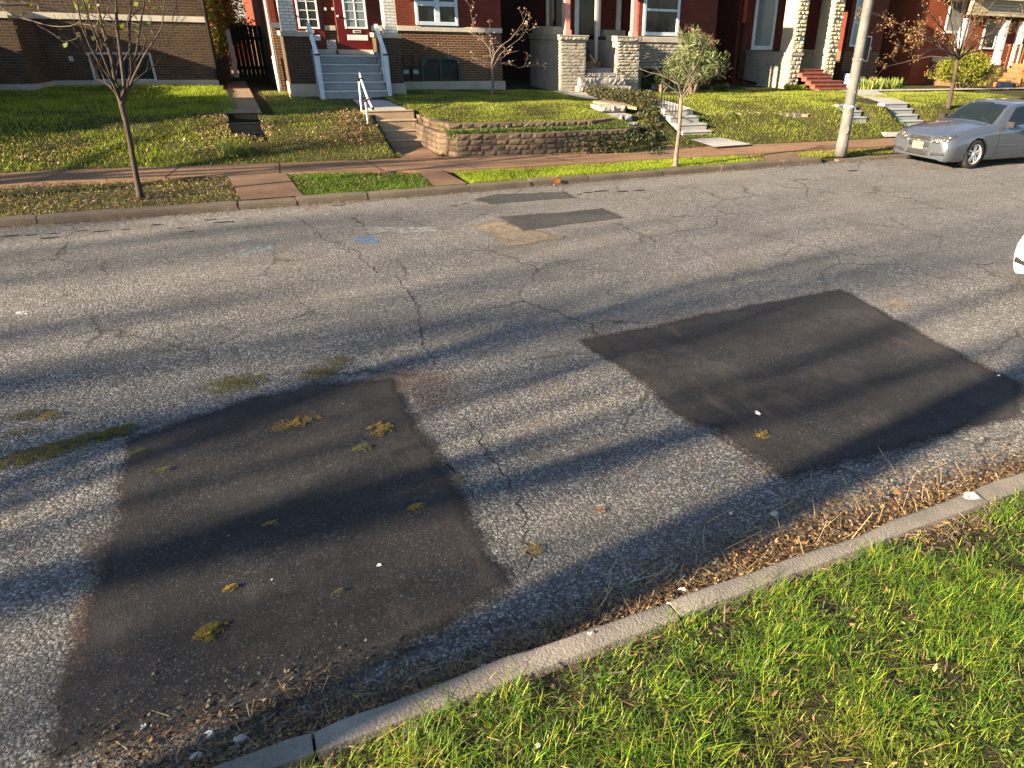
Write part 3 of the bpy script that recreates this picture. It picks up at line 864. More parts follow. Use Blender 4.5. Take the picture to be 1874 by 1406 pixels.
# porch floor and stairs
zs = [.93 + (1.965 - .93) * k / 5 for k in range(6)]
sx0, sx1 = xa1 + .12, xb0 - .12
mb = MB()
Yst = 21.45
for k in range(5):
    y0 = Yst + k * .275
    mb.box(sx0, sx1, y0, Yst + 5 * .275, zs[k] + .001, zs[k + 1] - .035)
    mb.box(sx0 - .01, sx1 + .01, y0 - .025, y0 + .285, zs[k + 1] - .035, zs[k + 1])
mb.box(sx0, sx1, Yst + 1.37, Yw - .01, 1.5, 1.962)
part(mb, 'front_stairs', M_CONCG, h2, bevel=.006)
mb = MB()
for k in range(5): mb.box(sx0 - .012, sx1 + .012, Yst + k * .275 - .028, Yst + k * .275 + .01, zs[k + 1] - .03, zs[k + 1] + .003)
part(mb, 'stair_nosing', simple('nosing_paint', (.42, .45, .46), .6, .1), h2)
for a in (xa1, sx1):
    mb = MB()
    prism(mb, [(a + .01, Yst + .35), (a + .11, Yst + .35), (a + .11, Yw - .02), (a + .01, Yw - .02)], .85, 1.3)
    mb.face([(a + .01, Yst + .35, 1.3), (a + .01, Yst + 1.3, 2.05), (a + .01, Yw - .02, 2.05), (a + .01, Yw - .02, 1.3)])
    mb.face([(a + .11, Yst + .35, 1.3), (a + .11, Yst + 1.3, 2.05), (a + .11, Yw - .02, 2.05), (a + .11, Yw - .02, 1.3)])
    mb.face([(a + .01, Yst + .35, 1.3), (a + .11, Yst + .35, 1.3), (a + .11, Yst + 1.3, 2.05), (a + .01, Yst + 1.3, 2.05)])
    mb.face([(a + .01, Yst + 1.3, 2.05), (a + .11, Yst + 1.3, 2.05), (a + .11, Yw - .02, 2.05), (a + .01, Yw - .02, 2.05)])
    part(mb, 'stair_cheek', M_CONCG, h2)
zthr = Yp(640, 91, Yw - .05).z
mb = MB(); mb.box(Yp(618, 95, Yw).x, Yp(682, 95, Yw).x, Yw - .16, Yw + .02, 1.963, zthr); mb.box(Yp(560, 95, Yw).x, Yp(615, 95, Yw).x, Yw - .1, Yw + .02, 1.963, zthr)
part(mb, 'threshold', LIME, h2, bevel=.01)
for (u0, u1, g0, g1, lab) in ((535, 595, 547, 579, None), (617, 679, 632, 667, None)):
    x0, x1 = Yp(u0, 60, Yw).x, Yp(u1, 60, Yw).x
    mb = MB(); mb.box(x0, x1, Yw - .05, Yw + .02, zthr, 4.25); d = part(mb, 'door', MAROON, h2, bevel=.008)
    gx0, gx1 = Yp(g0, 30, Yw).x, Yp(g1, 30, Yw).x
    gz0 = Yp((u0 + u1) / 2, 53, Yw).z
    mb = MB(); f = .05
    y0 = Yw - .075
    mb.box(gx0 - f, gx0, y0, Yw - .04, gz0, 3.98); mb.box(gx1, gx1 + f, y0, Yw - .04, gz0, 3.98)
    mb.box(gx0, gx1, y0 + .002, Yw - .04, gz0, gz0 + f); mb.box(gx0, gx1, y0 + .002, Yw - .04, 3.93, 3.98)
    xm = (gx0 + gx1) / 2
    mb.box(xm - .014, xm + .014, y0 + .005, Yw - .04, gz0 + f, 3.93)
    for k in range(1, 6):
        z = gz0 + (3.93 - gz0) * (k / 6) + .02; mb.box(gx0, gx1, y0 + .007, Yw - .04, z - .012, z + .012)
    # letter slot and kick panel
    zm = Yp((u0 + u1) / 2, 58, Yw).z
    mb.box(xm - .11, xm + .11, y0, Yw - .04, zm - .035, zm + .035)
    mb.box(gx0 - .02, gx1 + .02, y0 + .012, Yw - .04, Yp((u0 + u1) / 2, 74, Yw).z, Yp((u0 + u1) / 2, 64, Yw).z)
    fr = mb.build('door_trim', WHITEP, bevel=.004); fr.parent = d
    mb = MB(); mb.box(gx0, gx1, Yw - .058, Yw - .045, gz0 + f, 3.93); g = mb.build('pane', GLASSB if u0 > 600 else GLASS); g.parent = d
    mb = MB(); mb.box(xm - .08, xm + .08, y0 - .004, Yw - .05, zm - .015, zm + .015); g = mb.build('letter_slot', BLACK); g.parent = d
    mb = MB(); kx = x0 + .07
    mb.tube([(kx, Yw - .12, Yp(624, 30, Yw).z), (kx, Yw - .05, Yp(624, 30, Yw).z)], .03, 8); g = mb.build('handle', WHITEP, smooth=True); g.parent = d
# white glazed brick panel between the doors
mb = MB(); mb.box(Yp(595, 82, Yw).x + .02, Yp(616, 82, Yw).x - .01, Yw - .03, Yw + .02, Yp(604, 91, Yw).z, Yp(604, 73, Yw).z); part(mb, 'white_panel', BR_WHITE, h2)
for u in (595, 609):
    mb = MB(); mb.pbox(u - 2, 14, u + 2, 19, Yw, .01, df=.05)
    part(mb, 'doorbell', WHITEP, h2)
window(h2, 757, -60, 835, 47, Yw, BLUEW, GLASS, vs=(797,), fw=.085, df=.07, zt=4.5, hw=.16, hs=((3.35,),), lab='tall double window with pale blue frame')
window(h2, 770, 105, 842, 156, Yw, GREENP, GLASS, vs=(806,), fw=.07, df=.06, lab='dark green basement window')
# meters
for (u0, u1) in ((736, 748), (753, 766)):
    mb = MB()
    x0, x1, z0, z1 = mb.pbox(u0, 121, u1, 146, Yw, .01, df=.12)
    xm = (x0 + x1) / 2
    mb.tube([(xm - .05, Yw - .07, z1), (xm - .05, Yw - .07, z1 + .28), (xm - .05, Yw, z1 + .3)], .016, 6)
    m_ = part(mb, 'meter', BLACK, h2, bevel=.02)
    mb = MB(); mb.box(xm - .08, xm + .08, Yw - .128, Yw - .118, (z0 + z1) / 2 - .02, (z0 + z1) / 2 + .09); g = mb.build('dial', GREYP); g.parent = m_
mb = MB()
x = Yp(494, 55, Yw - .06).x
mb.tube([(x, Yw - .07, .95), (x, Yw - .07, 7.5)], .035, 8)
mb.tube([(x + .0, Yw - .08, .95), (x - .02, Yw - .08, 1.9)], .055, 8)
part(mb, 'downspout', WHITEP, h2, smooth=True)
# grey stair rails: newel, top rail, low rail, pickets (they stand on the stairs)
def stair_rail(label, u, v, side):
    b = Vector((xa1 + .06 if side < 2 else xb0 - .06, Yst + .02, .93))
    xx = b.x
    t = thing('stair_rail', label, 'handrail', (xx, b.y, .93), 'pale blue rails beside the grey stairs')
    ztop = Yp(583 if side < 2 else 706, 101, b.y).z
    y2 = Yc + .1; z2 = ztop + (y2 - b.y) * .74
    mb = MB(); mb.box(xx - .055, xx + .055, b.y - .055, b.y + .055, .9, ztop); mb.build('newel_post', BLUEW, t, bevel=.008)
    mb = MB(); mb.bar((xx, b.y + .02, ztop - .02), (xx, y2 + .25, z2 + .18), .10, .09); mb.build('top_rail', BLUEW, t, bevel=.008)
    mb = MB(); mb.bar((xx, b.y + .05, 1.10), (xx, y2 - .02, 1.12 + (y2 - b.y) * .74), .04, .06); mb.build('low_rail', BLUEW, t, bevel=.005)
    mb = MB()
    for k in range(1, 6):
        f = k / 6; y = b.y + (y2 - b.y) * f
        mb.box(xx - .018, xx + .018, y - .018, y + .018, 1.10 + (y - b.y) * .74, ztop - .05 + (y - b.y) * .74)
    mb.build('pickets', BLUEW, t)
    mb = MB(); mb.box(xx - .065, xx + .065, b.y - .065, b.y + .065, ztop - .01, ztop + .03); mb.build('post_cap', BLACK, t)
stair_rail('pale blue wooden rail left of the grey front stairs', 592, 178, 1)
stair_rail('pale blue wooden rail right of the grey front stairs', 713, 174, 2)

# ------------------------------------------------------------------ red house with grey stone porch
Y3, Yb3, Yv3 = 22.9, 25.6, 24.3
h3 = house('brick_house', 'red brick house with layered grey stone porch and pink posts', 12, Yv3)
X3 = 10.05
zf = Yp(1100, 126, Y3 + .1).z
ztp = Yp(1050, 74, Y3).z; zcp = Yp(1050, 65.5, Y3).z
xr3 = Yp(1312, 30, Yv3).x; xv = Yp(1168, 60, Yv3).x
xs3 = Xp(0, 0, 1).x
mb = MB()
xwl = Yp(998, 30, Yb3).x - .0
mb.box(xwl, xr3 - .01, Yb3, 40, .85, 7.8); mb.box(xv, xr3, Yv3, Yb3 + .1, 1.0, 7.8)
part(mb, 'wall', BR_RED2, h3)
mb = MB(); mb.box(xwl - .1, xr3 + .1, Yv3 - .2, 40.1, 7.8, 8.1); part(mb, 'roof', ROOFM, h3)
# porch
x1a = Yp(1072, 90, Y3).x; xp0, xp1 = Yp(1130, 90, Y3).x, Yp(1170, 90, Y3).x
mb = MB()
mb.box(X3, x1a, Y3, Yb3 - .02, .8, ztp)
rockface(mb, (X3, Y3, 0), (1, 0, 0), (0, -1, 0), x1a - X3, .86, ztp, .094, .5, .012, .014, 3, base=.020)
rockface(mb, (X3, Yb3 - .03, 0), (0, -1, 0), (-1, 0, 0), Yb3 - Y3 - .03, .86, ztp, .094, .5, .012, .014, 4, base=.020)
mb.box(x1a - .02, xp0 + .02, Y3 + .3, Yb3 - .02, .8, zf)
part(mb, 'porch_wall', STONEG, h3)
mb = MB(); mb.box(xp0, xp1, Y3, Yb3 - .02, .8, ztp)
rockface(mb, (xp0, Y3, 0), (1, 0, 0), (0, -1, 0), xp1 - xp0, .86, ztp, .094, .42, .030, .012, 5, base=.018)
rockface(mb, (xp0, Y3 + .7, 0), (0, -1, 0), (-1, 0, 0), .7, .86, ztp, .085, .4, .012, .008, 6)
part(mb, 'porch_pier', STONEG, h3)
mb = MB()
for (a, b, yy) in ((X3, x1a, Yb3 - .04), (xp0, xp1, Y3 + .75)):
    mb.box(a - .06, b + .06, Y3 - .06, yy, ztp, zcp - .02)
    rockface(mb, (a - .06, Y3 - .06, 0), (1, 0, 0), (0, -1, 0), b - a + .12, ztp, zcp - .02, .1, .6, .02, .006, 8)
    mb.box(a - .08, b + .08, Y3 - .085, yy + .02, zcp - .02, zcp + .02)
part(mb, 'pier_cap', STONE, h3, bevel=.005)
# stone trough on the left wall
mb = MB()
yt0, yt1 = 24.3, 25.3
mb.box(X3 + .02, X3 + .4, 23.55, 24.55, zcp + .02, zcp + .03)
for (y0, y1) in ((23.5, 25.35),):
    prism(mb, [(X3 + .0, y0), (X3 + .42, y0), (X3 + .42, y1), (X3 + .0, y1)], zcp + .03, zcp + .25)
part(mb, 'stone_trough', STONEY, h3, bevel=.02)
# sill wall between the piers' backs (low parapet on the left/back of the porch) and posts
for (u, ua) in ((1037.5, 0), (1160, 1)):
    x = Yp(u, 33, Y3 + .15).x
    mb = MB(); mb.box(x - .085, x + .085, Y3 + .06, Y3 + .23, zcp + .02, 4.9)
    mb.box(x - .12, x + .12, Y3 + .03, Y3 + .26, zcp + .02, zcp + .16); mb.box(x - .12, x + .12, Y3 + .03, Y3 + .26, 4.7, 4.9)
    part(mb, 'porch_post', PINKP, h3, bevel=.01)
mb = MB(); mb.box(X3 - .3, xp1 + .3, Y3 - .3, Yb3, 4.9, 5.25); part(mb, 'porch_roof', GREYP, h3)
# back of the porch
window(h3, 999, -60, 1032, 62, Yb3, GREYP, GLASS, fw=.1, zt=4.4, lab='porch window reflecting foliage')
mb = MB(); x0, x1 = Yp(1051, 50, Yb3).x, Yp(1098, 50, Yb3).x
mb.box(x0, x1, Yb3 - .05, Yb3 + .02, zf, 4.3); d = part(mb, 'door', WHITEP, h3, bevel=.01)
mb = MB(); mb.box(x0 + .16, x1 - .12, Yb3 - .065, Yb3 - .04, zf + .55, 4.1); g = mb.build('pane', GLASS); g.parent = d
mb = MB(); x = Yp(1130, 40, Yb3).x; mb.box(x - .07, x + .08, Yb3 - .12, Yb3, zf + .7, 4.6); part(mb, 'white_post', WHITEP, h3, bevel=.005)
mb = MB()
x = Yp(1091, 60, Y3 + .9).x
mb.box(x - .05, x + .05, Y3 + .85, Y3 + .95, zf, 4.9); part(mb, 'grey_post', GREYP, h3, bevel=.005)
mb = MB(); mb.box(Yp(1098, 100, Yb3 - .5).x, Yp(1128, 100, Yb3 - .5).x, Yb3 - .55, Yb3 - .45, zf, Yp(1110, 76, Yb3 - .5).z)
mb.box(Yp(1100, 60, Yb3).x, Yp(1172, 60, Yb3).x, Yb3 - .35, Yb3 - .02, zf, Yp(1120, 55, Yb3 - .3).z)
part(mb, 'porch_parapet', STONEY, h3, bevel=.01)
window(h3, 1178, -60, 1244, 66, Yv3, BLUEW, GLASS, fw=.1, df=.08, hs=(19,), zt=4.6, lab='large sash window with pale frame')
# stone base under the big window
zsl = Yp(1210, 68, Yv3).z; zs2 = Yp(1205, 78, Yv3).z; zsb = Yp(1200, 126, Yv3).z
xe = Yp(1244, 80, Yv3).x
mb = MB(); mb.box(xv - .02, xe, Yv3 - .2, Yv3 + .02, zsb, zs2)
rockface(mb, (xp1 + .02, Yv3 - .2, 0), (1, 0, 0), (0, -1, 0), xe - xp1 - .02, zsb, zs2, .098, .42, .028, .012, 9, base=.018)
mb.box(xv, xe, Yv3 - .02, Yv3 + .01, .85, zsb)
part(mb, 'stone_base', STONEG, h3)
mb = MB(); mb.box(xp1, xe + .04, Yv3 - .26, Yv3 + .02, zs2, zsl); part(mb, 'window_sill', LIME, h3, bevel=.015)
window(h3, 1174, 128, 1192, 166, Yv3 - .03, BLACK, GLASS, vs=(1178, 1183, 1188), fw=.03, df=.03, lab='barred basement opening')
# house stairs: two rough blocks, two thin treads
mb = MB()
zr = [Zp(1100, 175, .9).z]
def rockblock(mb, x0, x1, y0, y1, z0, z1, seed):
    mb.box(x0 + .02, x1 - .02, y0 + .02, y1, z0, z1 - .004)
    rockface(mb, (x0, y0, 0), (1, 0, 0), (0, -1, 0), x1 - x0, z0, z1, 1.0, x1 - x0 + 1, .05, .004, seed)
    rockface(mb, (x1, y0, 0), (0, 1, 0), (1, 0, 0), y1 - y0, z0, z1, 1.0, 5.0, .04, .004, seed + 1)
    rockface(mb, (x0, y1, 0), (0, -1, 0), (-1, 0, 0), y1 - y0, z0, z1, 1.0, 5.0, .04, .004, seed + 2)
a0, a1 = Yp(1062, 168, 22.35).x, Yp(1155, 168, 22.35).x
rockblock(mb, a0, a1, 22.35, 22.75, .85, 1.11, 21)
a0b, a1b = Yp(1064, 152, 22.62).x, Yp(1147, 152, 22.62).x
rockblock(mb, a0b, a1b, 22.65, 23.1, 1.11, 1.36, 25)
part(mb, 'rough_steps', ROUGH, h3)
mb = MB()
x0, x1 = x1a + .01, xp0 - .01
zz = [1.36, 1.36 + (zf - 1.36) / 2, zf]
mb.box(x0, x1, 22.92, 23.3, 1.2, zz[1] - .03); mb.box(x0, x1, 22.9, 23.3, zz[1] - .03, zz[1])
mb.box(x0, x1, 23.17, 23.6, 1.3, zf - .03); mb.box(x0, x1, 23.15, 23.6, zf - .03, zf + .002)
rockface(mb, (x0, 22.915, 0), (1, 0, 0), (0, -1, 0), x1 - x0, 1.36, zz[1] - .04, 1.0, .5, .02, .006, 31)
rockface(mb, (x0, 23.165, 0), (1, 0, 0), (0, -1, 0), x1 - x0, zz[1], zf - .04, 1.0, .5, .02, .006, 32)
part(mb, 'upper_steps', ROUGH, h3)
# black porch rail
t = thing('porch_rail', 'thin black iron rail leaning down from the stone porch wall', 'handrail', (x1a + .1, 23.2, zf))
mb = MB()
pa, pb = Vector((x1a + .06, 23.4, Yp(1073, 76, 23.3).z)), Yp(1091, 116, 22.6)
mb.bar(pa, pb, .03, .03); mb.bar((pa.x, pa.y, zf), pa, .025, .025)
mb.bar((pb.x, pb.y, 1.2), pb, .025, .025)
mb.build('rail', BLACK, t)
mb = MB()
lo_a, lo_b = Vector((pa.x, pa.y, zf + .05)), Vector((pb.x, pb.y, 1.28))
mb.bar(lo_a, lo_b, .02, .02)
for k in range(1, 7):
    f = k / 7; mb.bar(lo_a.lerp(lo_b, f), pa.lerp(pb, f), .013, .013)
mb.build('balusters', BLACK, t)
# pots, red canister, cushion seat on the porch
t = thing('canister', 'tall red canister with a pale top on the stone porch', 'canister', (Yp(1119, 122, 24.0).x, 24.0, zf))
x = t.location.x; zm = Yp(1119, 96, 24.0).z
mb = MB(); mb.tube([(x, 24, zf), (x, 24, zm)], [.085, .085], 14); mb.build('red_body', simple('bright_red', (.55, .015, .015), .4), t, smooth=False)
mb = MB(); mb.tube([(x, 24, zm), (x, 24, zm + .08), (x, 24, zm + .32)], [.10, .12, .075], 14); mb.build('pale_top', STONEY, t, smooth=False)
t = thing('porch_chair', 'dark cushioned chair at the back of the stone porch', 'chair', (Yp(1105, 60, 24.9).x, 24.9, zf))
x = t.location.x
mb = MB(); mb.box(x - .3, x + .3, 24.6, 25.1, zf + .32, zf + .46); mb.build('seat', BLACKR, t, bevel=.03)
mb = MB(); mb.box(x - .3, x + .3, 25.04, 25.16, zf + .44, zf + .95); mb.build('backrest', BLACKR, t, bevel=.04)
for (dx, dy) in ((-.26, 24.63), (.26, 24.63), (-.26, 25.1), (.26, 25.1)):
    mb = MB(); mb.box(x + dx - .02, x + dx + .02, dy - .02, dy + .02, zf, zf + .33); mb.build('leg', BLACK, t)
t = thing('planter_box', 'brown planter box on the stone porch floor', 'planter', (Yp(1082, 110, 23.9).x, 23.9, zf))
x = t.location.x
mb = MB(); mb.box(x - .3, x + .3, 23.75, 24.05, zf, zf + .2); mb.build('box', simple('brown_box', (.20, .13, .06), .7), t, bevel=.01)
mb = MB(); mb.box(x - .27, x + .27, 23.78, 24.02, zf + .18, zf + .207); mb.build('soil', M_SOIL, t)

# ------------------------------------------------------------------ fourth house, rock faced columns and red stairs
Y4, Yw4, Yb4 = 23.7, 24.9, 26.6
h4 = house('brick_house', 'red brick house with cream rock faced porch columns and red stairs', 22, Yw4)
X4 = 20.27
xr4 = Yp(1617, 60, Yw4).x; xl4 = Yp(1349, 60, Yb4).x; xw4 = Yp(1545, 60, Yw4).x
mb = MB(); mb.box(xl4, xr4 - .01, Yb4, 41, .8, 7.8); mb.box(xw4 + .2, xr4, Yw4, Yb4 + .1, Yp(1590, 95, Yw4).z, 7.8)
part(mb, 'wall', BR_RED2, h4)
mb = MB(); mb.box(xw4 + .2, xr4 - .003, Yw4 + .003, Yb4 + .1, .8, Yp(1590, 95, Yw4).z)
part(mb, 'lower_wall', BR_BROWN2, h4)
mb = MB(); mb.box(xl4 - .1, xr4 + .1, Yw4 - .2, 41.1, 7.8, 8.15); part(mb, 'roof', ROOFM, h4)
zp4 = Yp(1412, 95, Y4 + .8).z
zc4 = 5.0
cw = .52
xc2 = Yp(1515, 90, Y4).x
zf4 = Yp(1480, 127, Y4).z
mb = MB()
mb.box(X4, X4 + cw, Y4, Yb4 - .02, .75, zp4)
rockface(mb, (X4, Yb4 - .03, 0), (0, -1, 0), (-1, 0, 0), Yb4 - Y4 - .03, .8, zp4 - .13, .15, .34, .014, .016, 41, base=.022)
rockface(mb, (X4, Y4, 0), (1, 0, 0), (0, -1, 0), cw, .8, zp4, .15, .3, .06, .01, 42)
mb.box(X4 - .04, X4 + cw + .04, Y4 - .04, Yb4 - .04, zp4 - .1, zp4)
mb.box(X4 + cw, xc2, Y4 + .35, Yb4 - .02, .75, zf4)
part(mb, 'porch_wall', STONEG, h4)
for kk, (xa, zb_) in enumerate(((X4 + .02, zp4), (xc2, .75))):
    mb = MB(); mb.box(xa, xa + cw, Y4 + .02, Y4 + .75, zb_, zc4)
    rockface(mb, (xa, Y4 + .02, 0), (1, 0, 0), (0, -1, 0), cw, zb_, zc4, .14, .27, .07, .01, 51 + kk * 5)
    rockface(mb, (xa, Y4 + .75, 0), (0, -1, 0), (-1, 0, 0), .73, zb_, zc4, .14, .3, .010, .01, 52 + kk * 5)
    rockface(mb, (xa + cw, Y4 + .02, 0), (0, 1, 0), (1, 0, 0), .73, zb_, zc4, .14, .3, .02, .01, 53 + kk * 5, res=2)
    part(mb, 'column', STONEY, h4)
mb = MB(); mb.box(xc2 - .0, xc2 + cw, Y4 + .76, Yb4 - .03, .75, zp4); mb.box(xc2 - .05, xc2 + cw + .05, Y4 + .74, Yb4 - .05, zp4, zp4 + .08); part(mb, 'side_parapet', STONEY, h4)
mb = MB(); mb.box(X4 - .3, xc2 + cw + .3, Y4 - .3, Yb4, zc4, zc4 + .35); part(mb, 'porch_roof', GREYP, h4)
window(h4, 1382, -60, 1422, 92, Yb4, WHITEP, GLASSB, fw=.14, zt=4.4, name='door', lab='white framed glazed porch door')
mb = MB(); mb.pbox(1466, 62, 1478, 82, Yb4, .01, df=.2); mb.pbox(1452, 35, 1456, 90, Yb4, .01, df=.08); part(mb, 'mailbox', BLACK, h4)
window(h4, 1566, -60, 1592, 86, Yw4, BLUEW, GLASSB, fw=.07, hs=(42,), zt=4.5, lab='tall narrow window with pale blue panes')
mb = MB(); mb.pbox(1562, 86, 1594, 92, Yw4, .02, df=.06); part(mb, 'window_sill', LIME, h4, bevel=.01)
window(h4, 1538, 130, 1566, 168, Yw4, BLACK, GLASS, fw=.05, lab='black basement window')
mb = MB(); x = Yp(1356, 45, Yb4 - .1).x; x2 = Yp(1372, 120, Yb4 - .1).x
mb.tube([(x + .12, Yb4 - .1, 7.6), (x + .12, Yb4 - .1, Yp(1357, 42, Yb4).z)], .09, 8); part(mb, 'red_downspout', simple('red_metal', (.45, .09, .05), .5), h4, smooth=True)
mb = MB(); mb.tube([(x + .12, Yb4 - .1, Yp(1357, 42, Yb4).z), (x + .12, Yb4 - .1, 1.1), (x + .4, Yb4 - .6, .95), (x + 1.0, Yb4 - 2.4, .90)], .06, 8); part(mb, 'dark_downspout', BLACK, h4, smooth=True)
mb = MB()
n4 = 6; zs4 = [.82 + (zf4 - .82) * k / n4 for k in range(n4 + 1)]
xs0, xs1 = X4 + cw - .05, xc2 - .02
for k in range(n4):
    y0 = Y4 + .3 - (n4 - k) * .27
    w0 = xs0 + .0
    mb.box(w0, xs1 + (.35 if k < 3 else 0), y0, Y4 + .4, .75, zs4[k + 1] - .035 - .0005 * k)
    mb.box(w0 - .02, xs1 + (.37 if k < 3 else .02), y0 - .025, y0 + .29, zs4[k + 1] - .035, zs4[k + 1])
part(mb, 'red_stairs', REDP, h4, bevel=.006)
t = thing('storage_box', 'white box standing by the basement window behind the pole', 'box', (Yp(1560, 170, 23.6).x, 23.6, .86))
x = t.location.x
mb = MB(); mb.box(x - .32, x + .02, 23.4, 23.9, .84, 1.36); mb.box(x - .34, x + .04, 23.38, 23.92, 1.36, 1.4); mb.build('white_bin', WHITEP, t, bevel=.02)
mb = MB(); mb.box(x + .1, x + .42, 23.45, 23.9, .84, 1.3); mb.build('cream_panel', STONEY, t, bevel=.02)

# ------------------------------------------------------------------ fifth house at the right edge
Y5, Yf5 = 25.4, 23.8
h5 = house('brick_house', 'orange red brick house with a white porch behind the leafing tree', 30, Y5)
x5 = Yp(1681, 60, Y5).x
mb = MB(); mb.box(x5, 44, Y5, 41, .8, 7.6)
part(mb, 'wall', m_brick('orange_brick', (.21, .045, .018), (.15, .034, .015), (.3, .12, .07), ms=.005, dirt=.2, bumpd=.003), h5)
mb = MB(); mb.box(x5 - .1, 44.1, Y5 - .2, 41.1, 7.6, 7.9); part(mb, 'roof', ROOFM, h5)
xq = Yp(1772, 60, Yf5).x
zfl = 1.75
mb = MB(); mb.box(xq, 40, Yf5, Y5, .8, zfl); part(mb, 'porch_base', BR_BROWN2, h5)
for u in (1764, 1838, 1870):
    x = Yp(u, 60, Yf5 + .1).x
    mb = MB(); mb.box(x - .13, x + .13, Yf5 + .02, Yf5 + .28, zfl, 3.6); mb.box(x - .17, x + .17, Yf5 - .02, Yf5 + .32, zfl, zfl + .2); part(mb, 'porch_post', WHITEP, h5, bevel=.01)
zh = Yp(1830, 30, Yf5).z; zh2 = Yp(1830, 3, Yf5).z
mb = MB()
xx0 = Yp(1776, 15, Yf5).x
for k in range(5):
    mb.box(xx0 + .01 * k, 38, Yf5 - .01 * k - .05, Yf5 + .1, zh + (4.35 - zh) * k / 5, zh + (4.35 - zh) * (k + 1) / 5 - .012)
mb.box(xx0 - .2, 38.2, Yf5 - .3, Y5, 4.35, 4.6)
part(mb, 'porch_roof', STONEY, h5)
window(h5, 1738, -40, 1768, 62, Y5, WHITEP, GLASSB, fw=.09, zt=4.4)
window(h5, 1800, 24, 1826, 92, Y5, WHITEP, GLASS, fw=.09)
mb = MB(); mb.pbox(1716, 104, 1742, 113, Y5 - .3, .3); part(mb, 'window_sill', LIME, h5)
mb = MB(); mb.pbox(1716, 115, 1742, 150, Y5 - .05, .06); part(mb, 'basement_opening', BLACK, h5)
# wooden porch rail and stair
WOOD = simple('cedar_wood', (.18, .075, .028), .6, .2)
WOODW = simple('weathered_picket', (.62, .50, .34), .6, .15)
xr0, xr1 = Yp(1836, 120, Yf5 - .1).x, 38.0
mb = MB(); mb.box(xr0, xr1, Yf5 - .12, Yf5 - .05, zfl + .82, zfl + .88)
mb.box(xr0, xr1, Yf5 - .12, Yf5 - .05, zfl + .1, zfl + .15)
part(mb, 'porch_railing', WOOD, h5)
for k in range(9):
    x = xr0 + .1 + k * .26
    mb = MB(); mb.box(x - .05, x + .05, Yf5 - .145, Yf5 - .12, zfl - .15, zfl + .9); part(mb, 'picket', WOODW if k % 2 else WOOD, h5)
mb = MB()
xs_ = Yp(1850, 170, 22.6).x
for k in range(5):
    mb.box(xs_ + .25 * k, xs_ + 3, 22.4, 23.6, .85 + .2 * k, .85 + .2 * (k + 1) - .0)
part(mb, 'wood_steps', WOOD, h5, bevel=.01)
mb = MB(); mb.bar((xs_ + .1, 22.4, 1.55), (xs_ + 1.6, 22.4, 2.7), .06, .1)
for k in range(8): mb.box(xs_ + .15 + k * .2 - .025, xs_ + .15 + k * .2 + .025, 22.38, 22.42, 1.0 + k * .12, 1.6 + k * .15)
part(mb, 'stair_railing', WOOD, h5)
t = thing('lattice_crate', 'grey lattice crate at the foot of the round bush', 'crate', (Yp(1838, 165, 22.5).x, 22.5, .88))
x = t.location.x
mb = MB()
for k in range(8): mb.box(x - .35 + k * .09, x - .35 + k * .09 + .05, 22.4, 22.44, .86, 1.12)
mb.box(x - .37, x + .36, 22.42, 22.7, 1.1, 1.14); mb.box(x - .37, x + .36, 22.44, 22.7, .86, 1.1)
mb.build('slats', simple('grey_wood', (.22, .22, .24), .8), t)

# ------------------------------------------------------------------ what shows in the gap between the first two houses
hb = house('back_house', 'red and white house glimpsed down the gap behind the yellow tree', 1, 40)
mb = MB(); mb.box(-2.5, 1.6, 41, 48, .8, 8); part(mb, 'wall', BR_RED, hb)
window(hb, 424, -40, 445, 45, 41, WHITEP, GLASSB, fw=.25, zt=5.2)
mb = MB(); mb.box(-2.7, 1.8, 40.8, 48.2, 8, 8.3); part(mb, 'roof', ROOFM, hb)
t = thing('gate', 'dark board gate closing the gap beside the white brick column', 'gate', (1.1, 28.5, 1.0))
mb = MB()
gx0, gx1 = Yp(424, 90, 28.5).x, 2.4
k = 0; x = gx0 + .08
while x < gx1:
    mb.box(x, x + .12, 28.5, 28.53, 1.05, 2.62 + .03 * rnd.random()); x += .135
mb.box(gx0, gx1, 28.53, 28.58, 2.2, 2.3); mb.box(gx0, gx1, 28.53, 28.58, 1.3, 1.4)
mb.build('boards', simple('dark_board', (.014, .010, .008), .8, .3), t)
mb = MB(); mb.box(gx0 - .07, gx0 + .05, 28.46, 28.58, 1.0, 2.5); mb.build('post', WHITEP, t)
t = thing('rubbish_bin', 'black wheeled bin in the dark gap beside the brown house', 'bin', (Yp(410, 150, 26.8).x, 26.8, 1.0))
x = t.location.x
mb = MB()
prism(mb, [(x - .22, 26.6), (x + .22, 26.6), (x + .22, 27.05), (x - .22, 27.05)], 1.06, 1.62)
mb.build('body', BLACKR, t, bevel=.03)
mb = MB(); mb.box(x - .25, x + .25, 26.56, 27.08, 1.62, 1.68); mb.build('lid', BLACKR, t, bevel=.02)
for s in (-.2, .2):
    mb = MB(); mb.tube([(x + s - .03, 27.05, 1.12), (x + s + .03, 27.05, 1.12)], .1, 14); mb.build('wheel', BLACKR, t)
